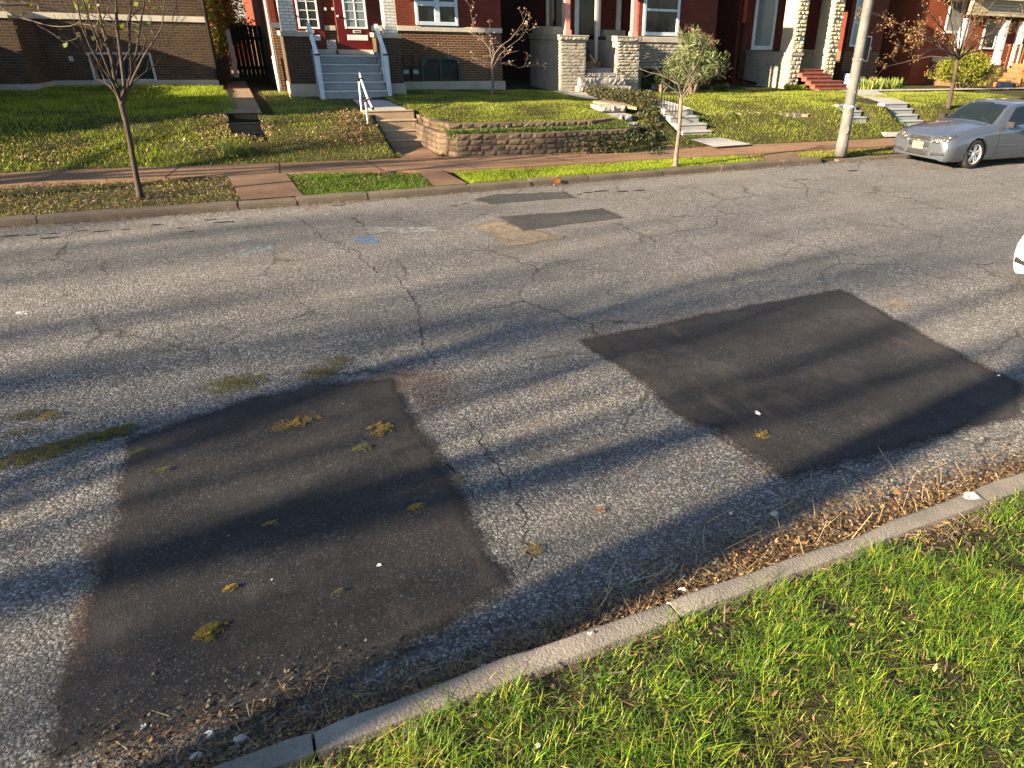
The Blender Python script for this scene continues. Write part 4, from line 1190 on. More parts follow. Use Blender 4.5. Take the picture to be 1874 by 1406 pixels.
# ================================================================== yard stairs, retaining wall, rails, pole
def stairs(label, name, mat, P, depth_back=.6, group=None):
    t = thing(name, label, 'steps', ((P[0][0] + P[0][1]) / 2, P[0][2], P[0][3] - .15), group)
    mb = MB()
    for k, (x0, x1, y, z) in enumerate(P):
        yb_ = P[-1][2] + depth_back
        zlo = z - .5
        mb.box(x0 + .0, x1 - .0, y + .015, yb_ - .002 * k, zlo, z - .04)
        mb.box(x0 - .004, x1 + .004, y, min(yb_, y + .5) - .003 * k, z - .04 + .0005 * k, z)
    mb.build('treads', mat, t, bevel=.012)
    return P
s2 = stairs('worn tan stairs with a white pipe rail leading up to the grey stairs', 'yard_stairs', M_CONCW,
       ST_TAN, depth_back=.25)
s3 = stairs('pale grey concrete stairs with black rail beside the verge tree', 'yard_stairs', M_CONC,
       ST_GREY, depth_back=.2)
s1 = stairs('mossy brown stairs half buried in leaves beside the brown house lawn', 'yard_stairs', M_CONCB,
       ST_MOSS, depth_back=.1)
s4 = stairs('small grey stairs half hidden behind the pole', 'yard_stairs', M_CONCG,
       ST_SMALL, depth_back=.2)
s5 = stairs('wide pale stairs rising behind the silver car', 'yard_stairs', M_CONCG,
       ST_WIDE, depth_back=.3)
# stone slab in the slope by the car
t = thing('kerbstone', 'loose pale slab lying in the grass in front of the silver car', 'slab', (Zp(1630, 245, .3).x, Zp(1630, 245, .3).y, .25))
a = t.location
mb = MB(); prism(mb, [(a.x - .3, a.y - .1), (a.x + .35, a.y - .22), (a.x + .4, a.y), (a.x - .25, a.y + .12)], .24, .34); mb.build('slab', M_CONC, t, bevel=.015)

# old stone steps at the end of the block wall
t = thing('stone_steps', 'rough old stone steps between the block wall and the dark ground cover', 'steps', (8.9, 16.3, .3))
mb = MB()
for (u0, u1, v0, v1, z) in ((1098, 1150, 194, 207, .98), (1115, 1162, 211, 221, .80), (1136, 1172, 225.5, 230, .62)):
    a, b = Zp(u0, v0, z), Zp(u1, v0, z)
    rockblock(mb, a.x, b.x, a.y, a.y + .55, z - .17, z, int(u0))
mb.build('blocks', ROUGH, t)
mb = MB(); a, b = Zp(1010, 190, .95), Zp(1100, 191, .98)
prism(mb, [tuple(Zp(1085, 185, .96))[:2], tuple(Zp(1165, 197, .96))[:2], tuple(Zp(1150, 191, .96))[:2], tuple(Zp(1120, 183, .96))[:2]], .90, .965)
mb.build('path_slab', M_CONCB, t)
mb = MB(); mb.face([tuple(Zp(1168, 268, .23)), tuple(Zp(1236, 268, .23)), tuple(Zp(1206, 253, .33)), tuple(Zp(1172, 246, .38))]); mb.build('side_path', M_SIDE, fix=False)['kind'] = 'structure'

# block retaining wall in two tiers
WALLB = m_concrete('retaining_block', (.155, .112, .078), .3, .25, stf=.4, bumpd=.02)
wallt = thing('retaining_wall', 'brown block retaining wall in two tiers below the red brick flat', 'wall', (6.3, 15.7, .2))
def blockwall(name, path, z0, rows, bh, top_path=None, seed=1, wd=.2):
    """path: plan polyline; blocks .3 m long with split faces"""
    mb = MB(); q = random.Random(seed)
    segs = [(Vector((*a, 0)), Vector((*b, 0))) for a, b in zip(path[:-1], path[1:])]
    for r in range(rows):
        z = z0 + r * bh
        for (a, b) in segs:
            L = (b - a).length; U = (b - a) / L; N = Vector((U.y, -U.x, 0))
            x = -q.uniform(.0, .15) if r % 2 else 0
            back = r * .012
            while x < L - .04:
                l = .29 * q.uniform(.94, 1.05); s0, s1 = max(0, x), min(L, x + l)
                if s1 - s0 > .04:
                    sd = q.random() * 60; dz = q.uniform(-.004, .004); g = .007
                    nu, nv = 5, 4
                    def fn(i, j):
                        s, t = i / (nu - 1), j / (nv - 1)
                        e = (i in (0, nu - 1)) + (j in (0, nv - 1))
                        p = a + U * (s0 + g + (s1 - s0 - 2 * g) * s)
                        d = (-.006 if e else .010 + .022 * noise.noise(Vector((p.x * 12 + sd, p.y * 12, j * 2.3)))) - back
                        return (p.x + N.x * d, p.y + N.y * d, z + dz + .004 + (bh - .007) * t)
                    mb.grid(nu, nv, fn)
                    A, B, Cc, D = Vector(fn(0, 0)), Vector(fn(nu - 1, 0)), Vector(fn(nu - 1, nv - 1)), Vector(fn(0, nv - 1))
                    W = -N * wd
                    mb.face([D, Cc, Cc + W, D + W]); mb.face([A, A + W, D + W, D]); mb.face([B, Cc, Cc + W, B + W]); mb.face([A + W, B + W, Cc + W, D + W])
                x += l
    return mb.build(name, WALLB, wallt)
def pz(u, v, z):
    p = Zp(u, v, z); return (p.x, p.y)
low = [(4.02, 17.3), (4.08, 16.5), pz(823, 284, .22), pz(850, 284, .22), pz(1000, 279, .22), pz(1110, 274, .22), pz(1160, 270, .24)]
low = [(4.02, 18.6), (4.03, 17.2), (4.10, 16.2), pz(838, 286, .21), pz(1000, 280, .22), pz(1100, 274.5, .22), pz(1150, 270.5, .23), pz(1172, 262, .26)]
blockwall('lower_tier', low, .18, 4, .118, seed=3)
up = [pz(1150, 252, .5), pz(1135, 244, .5)]
up = [(4.02, 17.6), pz(815, 240, .66), pz(823, 240.5, .66), pz(1000, 236, .66), pz(1100, 232, .66), pz(1133, 226, .68)]
blockwall('upper_tier', [(4.2, 18.6), (4.2, 17.0), pz(822, 240.5, .66), pz(1000, 236, .66), pz(1085, 232.5, .66), pz(1126, 226, .68)], .60, 2, .105, seed=8)
# row of edging stones in the slope
edg = thing('stone_edging', 'row of small edging stones set in the slope left of the pole', 'edging', (14, 17.4, .7))
mb = MB(); q = random.Random(4)
for k in range(24):
    u = 1272 + k * 12.2; v = 207.5 + 1.2 * math.sin(k * .5) - max(0, (u - 1450)) * .02
    z = .745
    a, b = Zp(u, v, z), Zp(u + 11.2, v + q.uniform(-.8, .8), z)
    i = MB(); h = q.uniform(.05, .09)
    prism(mb, [(a.x, a.y), (b.x, b.y + q.uniform(-.02, .02)), (b.x + .02, b.y + .16), (a.x + .02, a.y + .14)], .55, z + q.uniform(-.01, .02))
edg['kind'] = 'thing'
mb.build('stones', m_concrete('edging_stone', (.14, .12, .10), .3, .2, stf=.3), edg, bevel=.012)

# white pipe rail on the tan stairs
t = thing('pipe_rail', 'white pipe handrail with two posts beside the tan stairs', 'handrail', (3.1, 17.3, .3))
PIPE = simple('white_pipe', (.55, .55, .54), .4, .08)
pa = Zp(677, 262, .25); pb = Zp(664, 225, .62)
ta = Yp(669, 187, pa.y); tb = Yp(656.5, 145, pb.y)
mb = MB(); mb.tube([pa, ta], .022, 8); mb.build('post', PIPE, t, smooth=True)
mb = MB(); mb.tube([pb, tb], .022, 8); mb.build('post', PIPE, t, smooth=True)
e0, e1 = Yp(682, 198, pa.y - .25), Yp(658.5, 134, pb.y + .35)
ta2, tb2 = Yp(674.5, 184, pa.y - .02), Yp(661, 146, pb.y)
mb = MB(); mb.tube([e0, ta2, tb2, e1], .028, 8); mb.build('top_rail', PIPE, t, smooth=True)
mb = MB(); mb.tube([ta2 + Vector((-.09, 0, -.01)), ta2 + Vector((.05, 0, .02))], .035, 8); mb.build('bracket', simple('rusty_clamp', (.12, .03, .03), .6), t)
mb = MB(); mb.tube([tb2 + Vector((-.09, 0, -.01)), tb2 + Vector((.05, 0, .02))], .035, 8); mb.build('bracket', BLACK, t)
mb = MB(); mb.tube([e0, e0 + (e0 - ta2).normalized() * .03], .03, 8); mb.build('rail_end', BLACK, t)
# black iron rail on the grey stairs
t = thing('iron_rail', 'black iron railing on the left of the pale grey stairs', 'handrail', (10.4, 16.2, .5))
mb = MB()
p0, p1 = Zp(1210, 196, 1.0), Zp(1240, 226, .64)
r0 = Yp(1214, 156, p0.y); r1 = Yp(1243, 172, p1.y)
r0 = Vector((p0.x, p0.y, p0.z + .62)); r1 = Vector((p1.x, p1.y, p1.z + .72))
mb.bar(p0 + Vector((0, 0, .08)), p1 + Vector((0, 0, .08)), .025, .025); mb.bar(r0, r1, .04, .02)
mb.bar(p0, r0, .025, .025); mb.bar(p1, r1, .025, .025)
mb.build('frame', BLACK, t)
mb = MB()
for k in range(1, 6):
    f = k / 6; mb.bar(p0.lerp(p1, f) + Vector((0, 0, .08)), r0.lerp(r1, f), .014, .014)
mb.build('balusters', BLACK, t)

# street pole
POLE = simple('galvanised_pole', (.10, .098, .094), .7, .22, scale=5, bump=.3, bs=30)
b = Zp(1538, 284, .12)
tp = thing('street_pole', 'tall grey street pole with a hand hole cover and a banded sign', 'pole', (b.x, b.y, .1))
top = Yp(1590, 0, b.y)
ax = (top - b) / (top.z - b.z)
ax = Vector((ax.x * .45, 0, 1))
mb = MB()
zs_p = [-.02, .25, .27, .9, 2, 4, 8.5]
rr = [.152, .148, .140, .132, .118, .105, .08]
def PA(z):
    return Vector((b.x + (top.x - b.x) * z / (top.z - b.z), b.y, b.z + z))
mb.tube([PA(z) for z in zs_p], rr, 20); mb.build('shaft', POLE, tp, smooth=True)
c = PA(.62)
mb = MB()
N = Vector((-.62, -.78, 0)); U = Vector((.78, -.62, 0))
def disc(mb, c, N, U, ru, rv, th, n=20):
    W = N.cross(U)
    mb.v_ = None
    ring0 = [c + U * ru * math.cos(2 * math.pi * k / n) + W * rv * math.sin(2 * math.pi * k / n) for k in range(n)]
    for k in range(n):
        a_, b_ = ring0[k], ring0[(k + 1) % n]; mb.face([a_, b_, b_ + N * th, a_ + N * th])
    mb.face([p + N * th for p in ring0])
disc(mb, c + N * .115, N, U, .075, .125, .035); mb.build('hand_hole_cover', POLE, tp)
for z in (1.46, 2.17, 1.14):
    mb = MB(); p = PA(z)
    mb.tube([p - ax * .025, p + ax * .025], .132, 20)
    if z > 1.2: mb.box(p.x - .05, p.x + .03, p.y - .16, p.y - .11, p.z - .02, p.z + .02)
    mb.build('band', POLE if z > 1.2 else simple('old_tape', (.5, .49, .46), .7), tp)
# sign seen from its back, turned along the street
sg = MB()
pc = Yp(1582, 89, b.y + .02)
zt_, zb_ = Yp(1585, 68, b.y).z, Yp(1580, 111, b.y).z
x0, x1 = Yp(1573, 89, b.y).x, Yp(1590, 92, b.y).x
def slab(mb, x0, x1, y, z0, z1, th, r=.03, lean=.0):
    P = []
    for (cx, cz, s) in ((x1 - r, z1 - r, 0), (x0 + r, z1 - r, 1), (x0 + r, z0 + r, 2), (x1 - r, z0 + r, 3)):
        for k in range(4):
            a_ = math.pi / 2 * (s + k / 3); P.append((cx + r * math.cos(a_), cz + r * math.sin(a_)))
    lx = lambda z: lean * (z - z0)
    f = [(p[0] + lx(p[1]), y, p[1]) for p in P]; g = [(p[0] + lx(p[1]), y + th, p[1]) for p in P]
    mb.face(f); mb.face(list(reversed(g)))
    for k in range(len(P)): mb.face([f[k], f[(k + 1) % len(P)], g[(k + 1) % len(P)], g[k]])
mb = MB(); slab(mb, x0 - .06, x1 + .015, b.y - .01, zb_ - .02, zt_ + .02, .006, lean=.02); s_ = mb.build('sign', simple('pale_sign_edge', (.62, .50, .42), .6), tp)
mb = MB(); slab(mb, x0 - .06, x1 - .012, b.y - .016, zb_, zt_, .005, lean=.02); q_ = mb.build('sign_back', BLACK); q_.parent = s_

# ================================================================== trees and plants
def leafset(P, size, cols, seed=1, flat=False, asp=.55, nrm=None):
    """leaf quads (two triangles bent) at points"""
    q = np.random.RandomState(seed); P = np.asarray(P, float); n = len(P)
    a = q.normal(size=(n, 3)); a /= np.linalg.norm(a, axis=1)[:, None]
    b = q.normal(size=(n, 3)); b -= (a * b).sum(1)[:, None] * a; b /= np.linalg.norm(b, axis=1)[:, None]
    if flat: a[:, 2] *= .25; b[:, 2] *= .25
    s = size * q.uniform(.6, 1.3, n)[:, None]
    V = np.stack([P, P + a * s * .5 + b * s * asp * .5, P + a * s, P + a * s * .5 - b * s * asp * .5], 1)
    c = np.cross(a, b); V[:, 2] += c * s * .12
    F = np.arange(n * 4).reshape(n, 4)
    cols = np.asarray(cols, float)
    i = q.randint(0, len(cols), n); w_ = q.uniform(.75, 1.25, n)[:, None]
    return V.reshape(-1, 3), F, np.clip(cols[i] * w_, 0, 1)
BARK = simple('grey_bark', (.17, .135, .10), .9, .35, scale=12, bump=.6, bs=40, bd=.01)
BARKR = simple('red_brown_bark', (.048, .034, .026), .9, .3, scale=12, bump=.5, bs=40, bd=.01)
BARKP = simple('pale_bark', (.12, .10, .075), .85, .3, scale=12, bump=.5, bs=40, bd=.01)
LEAF = m_vcol('leaf', .55, .35, .35, .25)
NEEDLE = m_vcol('needles', .6, .3, .25, .25)

def branch(mb, p, d, L, r, depth, q, spread=.5, up=.25, tips=None, n=5, kink=.12, ratio=.68, kids=(2, 3), taper=.55, minr=.003):
    """recursive limb; returns tips"""
    p = Vector(p); d = Vector(d).normalized()
    k = 4; P = [p.copy()]; rr = [r]
    for i in range(k):
        d = (d + Vector((q.gauss(0, kink), q.gauss(0, kink), q.gauss(0, kink) + up * .12))).normalized()
        P.append(P[-1] + d * (L / k)); rr.append(max(minr, r * (1 - (1 - taper) * (i + 1) / k)))
    mb.tube(P, rr, n, cap=False)
    if depth <= 0:
        if tips is not None: tips.append((P[-1], d)); tips.append((P[2], d))
        return
    for i in range(q.randint(*kids)):
        a = q.uniform(0, 2 * math.pi); e = d.orthogonal().normalized(); e.rotate(Matrix.Rotation(a, 3, d))
        nd = (d + e * spread * q.uniform(.6, 1.3) + Vector((0, 0, up * .3))).normalized()
        st = P[-1] if i == 0 else P[q.randint(2, 4)]
        branch(mb, st, nd, L * ratio * q.uniform(.75, 1.2), rr[-1] * (.95 if i == 0 else .75), depth - 1, q, spread, up, tips, max(3, n - 1), kink, ratio, kids, taper, minr)
def tree(name, label, cat, base, trunk, tr, limbs, bark, seed=1, depth=2, leaf=None, group=None, spread=.45, up=.4, twk=(2, 3), L=.5, minr=.003, tw=.012, matl=None):
    t = thing(name, label, cat, tuple(base), group)
    q = random.Random(seed)
    mb = MB(); mb.tube(trunk, tr, 10); mb.build('trunk', bark, t, smooth=True)
    tips = []; mb = MB()
    for P, r0, r1 in limbs:
        P = [Vector(p) for p in P]
        rr = [r0 + (r1 - r0) * i / (len(P) - 1) for i in range(len(P))]
        Q = []
        mb.tube(P, rr, 6, cap=False)
        d = (P[-1] - P[-2]).normalized()
        branch(mb, P[-1], d, L, r1, depth, q, spread, up, tips, 5, kids=twk, minr=minr)
        for i in range(1, len(P)):
            m = P[i - 1].lerp(P[i], q.uniform(.3, .9)); d = (P[i] - P[i - 1]).normalized()
            e = d.orthogonal().normalized(); e.rotate(Matrix.Rotation(q.uniform(0, 6.28), 3, d))
            branch(mb, m, d + e * .7, L * .8, max(minr, rr[i] * .5), depth - 1, q, spread, up, tips, 4, kids=twk, minr=minr)
    mb.build('branches', bark, t, smooth=True)
    if leaf:
        sz, cols, per, jit, asp = leaf
        pts = []
        for p, d in tips:
            for k in range(per): pts.append(p + Vector((q.gauss(0, jit), q.gauss(0, jit), q.gauss(0, jit))))
        if pts:
            V, F, cc = leafset(pts, sz, cols, seed, asp=asp)
            fastmesh('leaves', V, F, matl or LEAF, cc, 4, t)
    return t, tips
# bare young tree on the left verge
b = Zp(257, 358, .15); Yt = b.y
Y_ = lambda u, v, dy=0: Yp(u, v, Yt + dy)
trunk = [b - Vector((0, 0, .08)), b + Vector((0, 0, .04)), Y_(249, 322), Y_(240, 270), Y_(231, 225), Y_(222, 192)]
trr = [.075, .052, .042, .039, .037, .040]
lim = [([Y_(222, 192), Y_(212, 160, .05), Y_(205, 110, .12), Y_(190, 60, .2), Y_(178, 10, .3), Y_(170, -60, .4)], .034, .014),
       ([Y_(222, 194), Y_(228, 160, -.05), Y_(222, 110, -.1), Y_(214, 50, -.12), Y_(212, -10, -.1), Y_(210, -80, -.1)], .030, .014),
       ([Y_(224, 190), Y_(236, 160, .1), Y_(240, 110, .2), Y_(236, 60, .3), Y_(240, 0, .4), Y_(245, -70, .5)], .030, .012),
       ([Y_(222, 188), Y_(206, 150, -.2), Y_(185, 120, -.35), Y_(165, 85, -.5), Y_(150, 50, -.6), Y_(140, 0, -.7)], .022, .008),
       ([Y_(226, 185), Y_(245, 140, -.1), Y_(262, 105, -.2), Y_(285, 70, -.3), Y_(297, 50, -.35), Y_(300, 10, -.4)], .020, .007),
       ([Y_(228, 170), Y_(256, 140, .1), Y_(285, 118, .2), Y_(302, 92, .3)], .012, .004),
       ([Y_(215, 170), Y_(195, 120, -.3), Y_(172, 60, -.5), Y_(158, 20, -.6), Y_(140, -40, -.7)], .018, .006),
       ([Y_(232, 165), Y_(250, 95, .3), Y_(258, 40, .5), Y_(268, -20, .6)], .020, .008),
       ([Y_(205, 160), Y_(180, 145, .2), Y_(165, 110, .4), Y_(152, 90, .5)], .010, .004)]
tree('young_tree', 'bare young tree with upright branches on the left of the far verge', 'tree', b, trunk, trr, lim, BARKR, 5, 2, spread=.38, up=.6, L=.46, twk=(2, 3), minr=.003)
# bare verge tree in the middle
b = Zp(1236, 303, .14); Yt = b.y
trunk = [b - Vector((0, 0, .08)), b + Vector((0, 0, .03)), Y_(1238, 280), Y_(1243, 240), Y_(1245, 205), Y_(1247, 178)]
lim = [([Y_(1247, 178), Y_(1243, 155, .1), Y_(1222, 143, .15), Y_(1205, 136, .2), Y_(1189, 133, .25)], .024, .008),
       ([Y_(1246, 172), Y_(1240, 150, -.1), Y_(1225, 130, -.2), Y_(1212, 115, -.25), Y_(1201, 106, -.3)], .020, .007),
       ([Y_(1248, 178), Y_(1256, 165, .1), Y_(1266, 155, .2), Y_(1290, 145, .3), Y_(1303, 140, .35)], .018, .006),
       ([Y_(1247, 180), Y_(1262, 160, -.1), Y_(1258, 130, -.15), Y_(1248, 110, -.2), Y_(1246, 92, -.2)], .016, .005),
       ([Y_(1250, 170), Y_(1262, 140, .2), Y_(1275, 120, .3), Y_(1282, 100, .35)], .014, .005),
       ([Y_(1247, 190), Y_(1258, 175, -.1), Y_(1262, 160, -.15)], .016, .01)]
tree('verge_tree', 'small bare tree with a crooked crown in the middle of the far verge', 'tree', b, trunk, [.095, .062, .046, .042, .042, .04], lim, BARKP, 9, 2, spread=.6, up=.15, L=.24, twk=(2, 3), minr=.003)
# magnolia sapling in front of the flat
b = Zp(901, 174, .95); Yt = b.y
trunk = [b - Vector((0, 0, .06)), b, Y_(902, 150), Y_(901, 130), Y_(900, 112)]
lim = [([Y_(901, 130), Y_(895, 115, .1), Y_(875, 108, .2), Y_(850, 111, .3), Y_(831, 110, .35), Y_(816, 100, .4)], .022, .007),
       ([Y_(900, 120), Y_(905, 100, -.1), Y_(915, 85, -.2), Y_(935, 72, -.3), Y_(945, 58, -.35)], .018, .006),
       ([Y_(901, 112), Y_(896, 90, .1), Y_(885, 75, .2), Y_(868, 62, .3), Y_(864, 35, .3)], .018, .006),
       ([Y_(901, 125), Y_(915, 116, .1), Y_(935, 118, .2), Y_(950, 125, .3), Y_(966, 121, .35)], .014, .005),
       ([Y_(901, 118), Y_(905, 95, .2), Y_(900, 80, .3)], .014, .006),
       ([Y_(900, 128), Y_(915, 100, -.3), Y_(925, 90, -.4), Y_(950, 72, -.5)], .012, .005)]
MAGC = [(.62, .36, .30), (.72, .55, .45), (.50, .26, .20), (.40, .30, .16)]
tree('magnolia', 'small magnolia with pale pink buds on the lawn of the red brick flat', 'tree', b, trunk, [.065, .048, .04, .036, .032], lim, BARKP, 12, 2, spread=.7, up=.15, L=.34, twk=(2, 3), minr=.004,
     leaf=(.045, MAGC, 2, .03, .6))
b2 = Zp(866, 60, 1.0)
# leafing tree in front of the fifth house
b = Zp(1736, 193, .9); Yt = b.y
trunk = [b - Vector((0, 0, .1)), b, Y_(1742, 165), Y_(1749, 130), Y_(1752, 108)]
lim = []
q = random.Random(77)
ends = [(1625, 35), (1640, 118), (1668, 95), (1650, 60), (1690, 10), (1735, -40), (1770, -60), (1800, 5), (1830, -10), (1860, 30), (1815, 60), (1850, 95), (1790, -20), (1700, 70), (1720, -20), (1760, 20)]
for k, (u, v) in enumerate(ends):
    dy = q.uniform(-1.2, 1.2); s = Y_(1752, 112 - k % 3 * 4)
    e = Y_(u, v, dy); m = s.lerp(e, .45) + Vector((0, 0, .14)); m2 = s.lerp(e, .75) + Vector((q.gauss(0, .05), 0, .08))
    lim.append(([s, m, m2, e], .028, .007))
RUSC = [(.26, .13, .045), (.20, .15, .05), (.30, .15, .06), (.16, .10, .045)]
tree('leafing_tree', 'small tree with rust coloured new leaves in front of the orange brick house', 'tree', b, trunk, [.10, .075, .065, .06, .06], lim, BARKR, 21, 3, spread=.6, up=.2, L=.42, twk=(2, 3), minr=.004,
     leaf=(.06, RUSC, 2, .05, .6))

# evergreen shrub by the red house
def clump_shrub(name, label, cat, c, rad, n, size, cols, seed, asp=.25, mat=None, lumps=9, stem=True, tuft=22, group=None):
    q = np.random.RandomState(seed); t = thing(name, label, cat, (c[0], c[1], c[2]), group)
    cen = []
    # lumps spread in the ellipsoid, tufts on them
    L = q.normal(size=(lumps, 3)); L /= np.linalg.norm(L, axis=1)[:, None]
    L = np.array(c) + np.array([0, 0, rad[2] * 1.0]) + L * np.array(rad) * q.uniform(.35, .72, (lumps, 1))
    pts = []
    for l in L:
        k = n // lumps
        v = q.normal(size=(k, 3)); v /= np.linalg.norm(v, axis=1)[:, None]
        rr_ = q.uniform(.25, .5) * np.array(rad)
        pts.append(l + v * rr_ * q.uniform(.55, 1.05, (k, 1)))
    pts = np.concatenate(pts); pts = pts[pts[:, 2] > c[2] + .02]
    P = np.repeat(pts, tuft, 0) + q.normal(size=(len(pts) * tuft, 3)) * size * .5
    V, F, cc = leafset(P, size, cols, seed, asp=asp)
    # one tone per tuft
    tone = np.repeat(q.uniform(.55, 1.35, len(pts)), tuft)[:, None]
    fastmesh('foliage', V, F, mat or LEAF, np.clip(cc * tone, 0, 1), 4, t)
    if stem:
        mb = MB(); q2 = random.Random(seed)
        for l in L:
            mid = Vector(c).lerp(Vector(l), .5) + Vector((q2.gauss(0, .05), q2.gauss(0, .05), 0))
            mb.tube([Vector(c) - Vector((0, 0, .1)), mid, Vector(l)], [.05, .03, .012], 5)
        mb.build('stem', BARK, t)
    return t
g = Zp(1285, 165, .9)
PINE = [(.05, .075, .03), (.10, .14, .05), (.20, .24, .10), (.28, .31, .15)]
gy = 22.3
cx = Yp(1278, 100, gy).x
clump_shrub('pine_shrub', 'rounded pine shrub with pale green tufts at the corner of the red house', 'shrub', (cx - .1, gy, .9), (1.15, .9, .98), 560, .15, PINE, 5, asp=.13, mat=NEEDLE, lumps=26, tuft=20)
cx = Yp(1215, 140, 22.9).x
clump_shrub('dark_shrub', 'dark low shrub under the big window of the red house', 'shrub', (cx, 23.0, .88), (.75, .5, .36), 300, .07, [(.025, .05, .015), (.04, .07, .02), (.06, .08, .02)], 6, asp=.5, lumps=9, tuft=12)
cx = Yp(1322, 150, 23).x
clump_shrub('leafy_plant', 'yellow green leafy plant under the pine shrub', 'plant', (cx, 23.0, .86), (.45, .4, .16), 90, .07, [(.16, .20, .03), (.10, .15, .03)], 16, asp=.5, lumps=6, tuft=8, stem=False)
# round bush in front of the fifth house
c5 = Zp(1778, 172, .9)
cx = Yp(1776, 140, 21.6).x
BUSH = [(.14, .17, .015), (.20, .22, .02), (.10, .13, .012), (.26, .24, .03)]
clump_shrub('round_bush', 'big round yellow green bush in front of the white porch', 'bush', (cx, 21.9, .86), (1.75, 1.2, .80), 1200, .085, BUSH, 8, asp=.5, lumps=34, tuft=12)
# iris bed
def blades(name, label, cat, cen, rx, ry, n, h, cols, seed, wd=.03, lean=.35, kind=None, mat=None):
    q = np.random.RandomState(seed); t = thing(name, label, cat, cen)
    x = cen[0] + q.uniform(-rx, rx, n); y = cen[1] + q.uniform(-ry, ry, n); z = np.full(n, cen[2] - .02)
    a = q.uniform(0, 2 * math.pi, n); H = h * q.uniform(.6, 1.15, n); ln = lean * q.uniform(.2, 1.2, n)
    V, F, cc = blade_arrays(np.stack([x, y, z], 1), H, wd * q.uniform(.7, 1.3, n), a, ln, np.asarray(cols)[q.randint(0, len(cols), n)] * q.uniform(.7, 1.3, (n, 1)))
    fastmesh('leaves', V, F, mat or LEAF, np.clip(cc, 0, 1), 4, t)
    return t
def blade_arrays(P, H, W, az, lean, col):
    """curved grass blade: three segments, 8 verts, 3 quads"""
    n = len(P); dx, dy = np.cos(az), np.sin(az); sx, sy = -dy, dx
    rows = []
    for k, (f, w_) in enumerate(((0, 1.0), (.4, .9), (.75, .6), (1.0, .08))):
        off = lean * H * f ** 1.8
        zz = H * (f - .25 * lean * f * f)
        c = P + np.stack([dx * off, dy * off, zz], 1)
        s = np.stack([sx, sy, np.zeros(n)], 1) * (W * w_ * .5)[:, None]
        rows += [c - s, c + s]
    V = np.stack(rows, 1).reshape(-1, 3)
    i = (np.arange(n) * 8)[:, None]
    F = np.concatenate([i + np.array([[0, 1, 3, 2]]), i + np.array([[2, 3, 5, 4]]), i + np.array([[4, 5, 7, 6]])], 0)
    cc = np.concatenate([col, col, col * 1.08], 0)
    return V, F, cc
ci = Yp(1614, 160, 22.6)
blades('iris_clump', 'clump of upright pale green blades beside the fourth house', 'plant', (ci.x, 22.7, .86), 1.05, .4, 420, .48, [(.22, .28, .06), (.30, .34, .09), (.16, .22, .05)], 31, .045, .4)
for (u, v, z, lab, n, h) in ((428, 232, .5, 'tuft of long pale grass leaning over the brown stairs', 60, .42), (418, 295, .2, 'bright green grass tuft in the leaves by the pavement', 130, .38),
                       (207, 152, 1.05, 'yellow flowering tuft under the basement window', 70, .22), (1418, 168, .82, 'bright yellow green tuft at the foot of the stone porch', 60, .2)):
    p = Zp(u, v, z)
    pz_ = terr(p.x, p.y)
    cl = [(.25, .30, .05), (.16, .24, .04), (.32, .32, .12)] if h != .22 else [(.5, .5, .10), (.3, .35, .08)]
    blades('grass_tuft', lab, 'plant', (p.x, p.y, pz_), .18 if h > .3 else .3, .15, n, h, cl, int(u), .016, .6)
# sunny mound of ground cover by the red stairs
cm = Zp(1450, 166, .8)
clump_shrub('ground_cover_mound', 'bright yellow green mound beside the red stairs', 'plant', (Yp(1452, 165, 23.2).x, 23.15, .78), (.75, .3, .17), 200, .06, [(.34, .36, .02), (.25, .30, .02)], 44, asp=.6, lumps=9, tuft=12, stem=False)
# dark ground cover bank between wall and grey stairs
t = thing('ground_cover', 'dark leafy ground cover on the bank left of the pale grey stairs', 'ground cover', (9.9, 17.5, .7))
q = np.random.RandomState(3); pts = []
poly = [(1070, 176), (1110, 174), (1160, 183), (1195, 203), (1208, 228), (1206, 254), (1185, 240), (1160, 215), (1120, 195), (1085, 185)]
PW = [tuple(Zp(u, v, .85 if v < 200 else .6))[:2] for u, v in poly]
def inside(x, y, P):
    c = False; n = len(P)
    for i in range(n):
        (x1, y1), (x2, y2) = P[i], P[(i + 1) % n]
        if (y1 > y) != (y2 > y) and x < (x2 - x1) * (y - y1) / (y2 - y1) + x1: c = not c
    return c
xs_ = [p[0] for p in PW]; ys_ = [p[1] for p in PW]
while len(pts) < 900:
    x, y = q.uniform(min(xs_), max(xs_)), q.uniform(min(ys_), max(ys_))
    if inside(x, y, PW): pts.append((x, y, terr(x, y) + q.uniform(0, .20 if y > 17 else .08)))
P = np.repeat(np.array(pts), 14, 0) + q.normal(size=(900 * 14, 3)) * .06
V, F, cc = leafset(P, .07, [(.03, .04, .014), (.04, .05, .018), (.06, .045, .03), (.10, .09, .03), (.07, .08, .025)], 4, asp=.6)
fastmesh('foliage', V, F, LEAF, cc, 4, t)
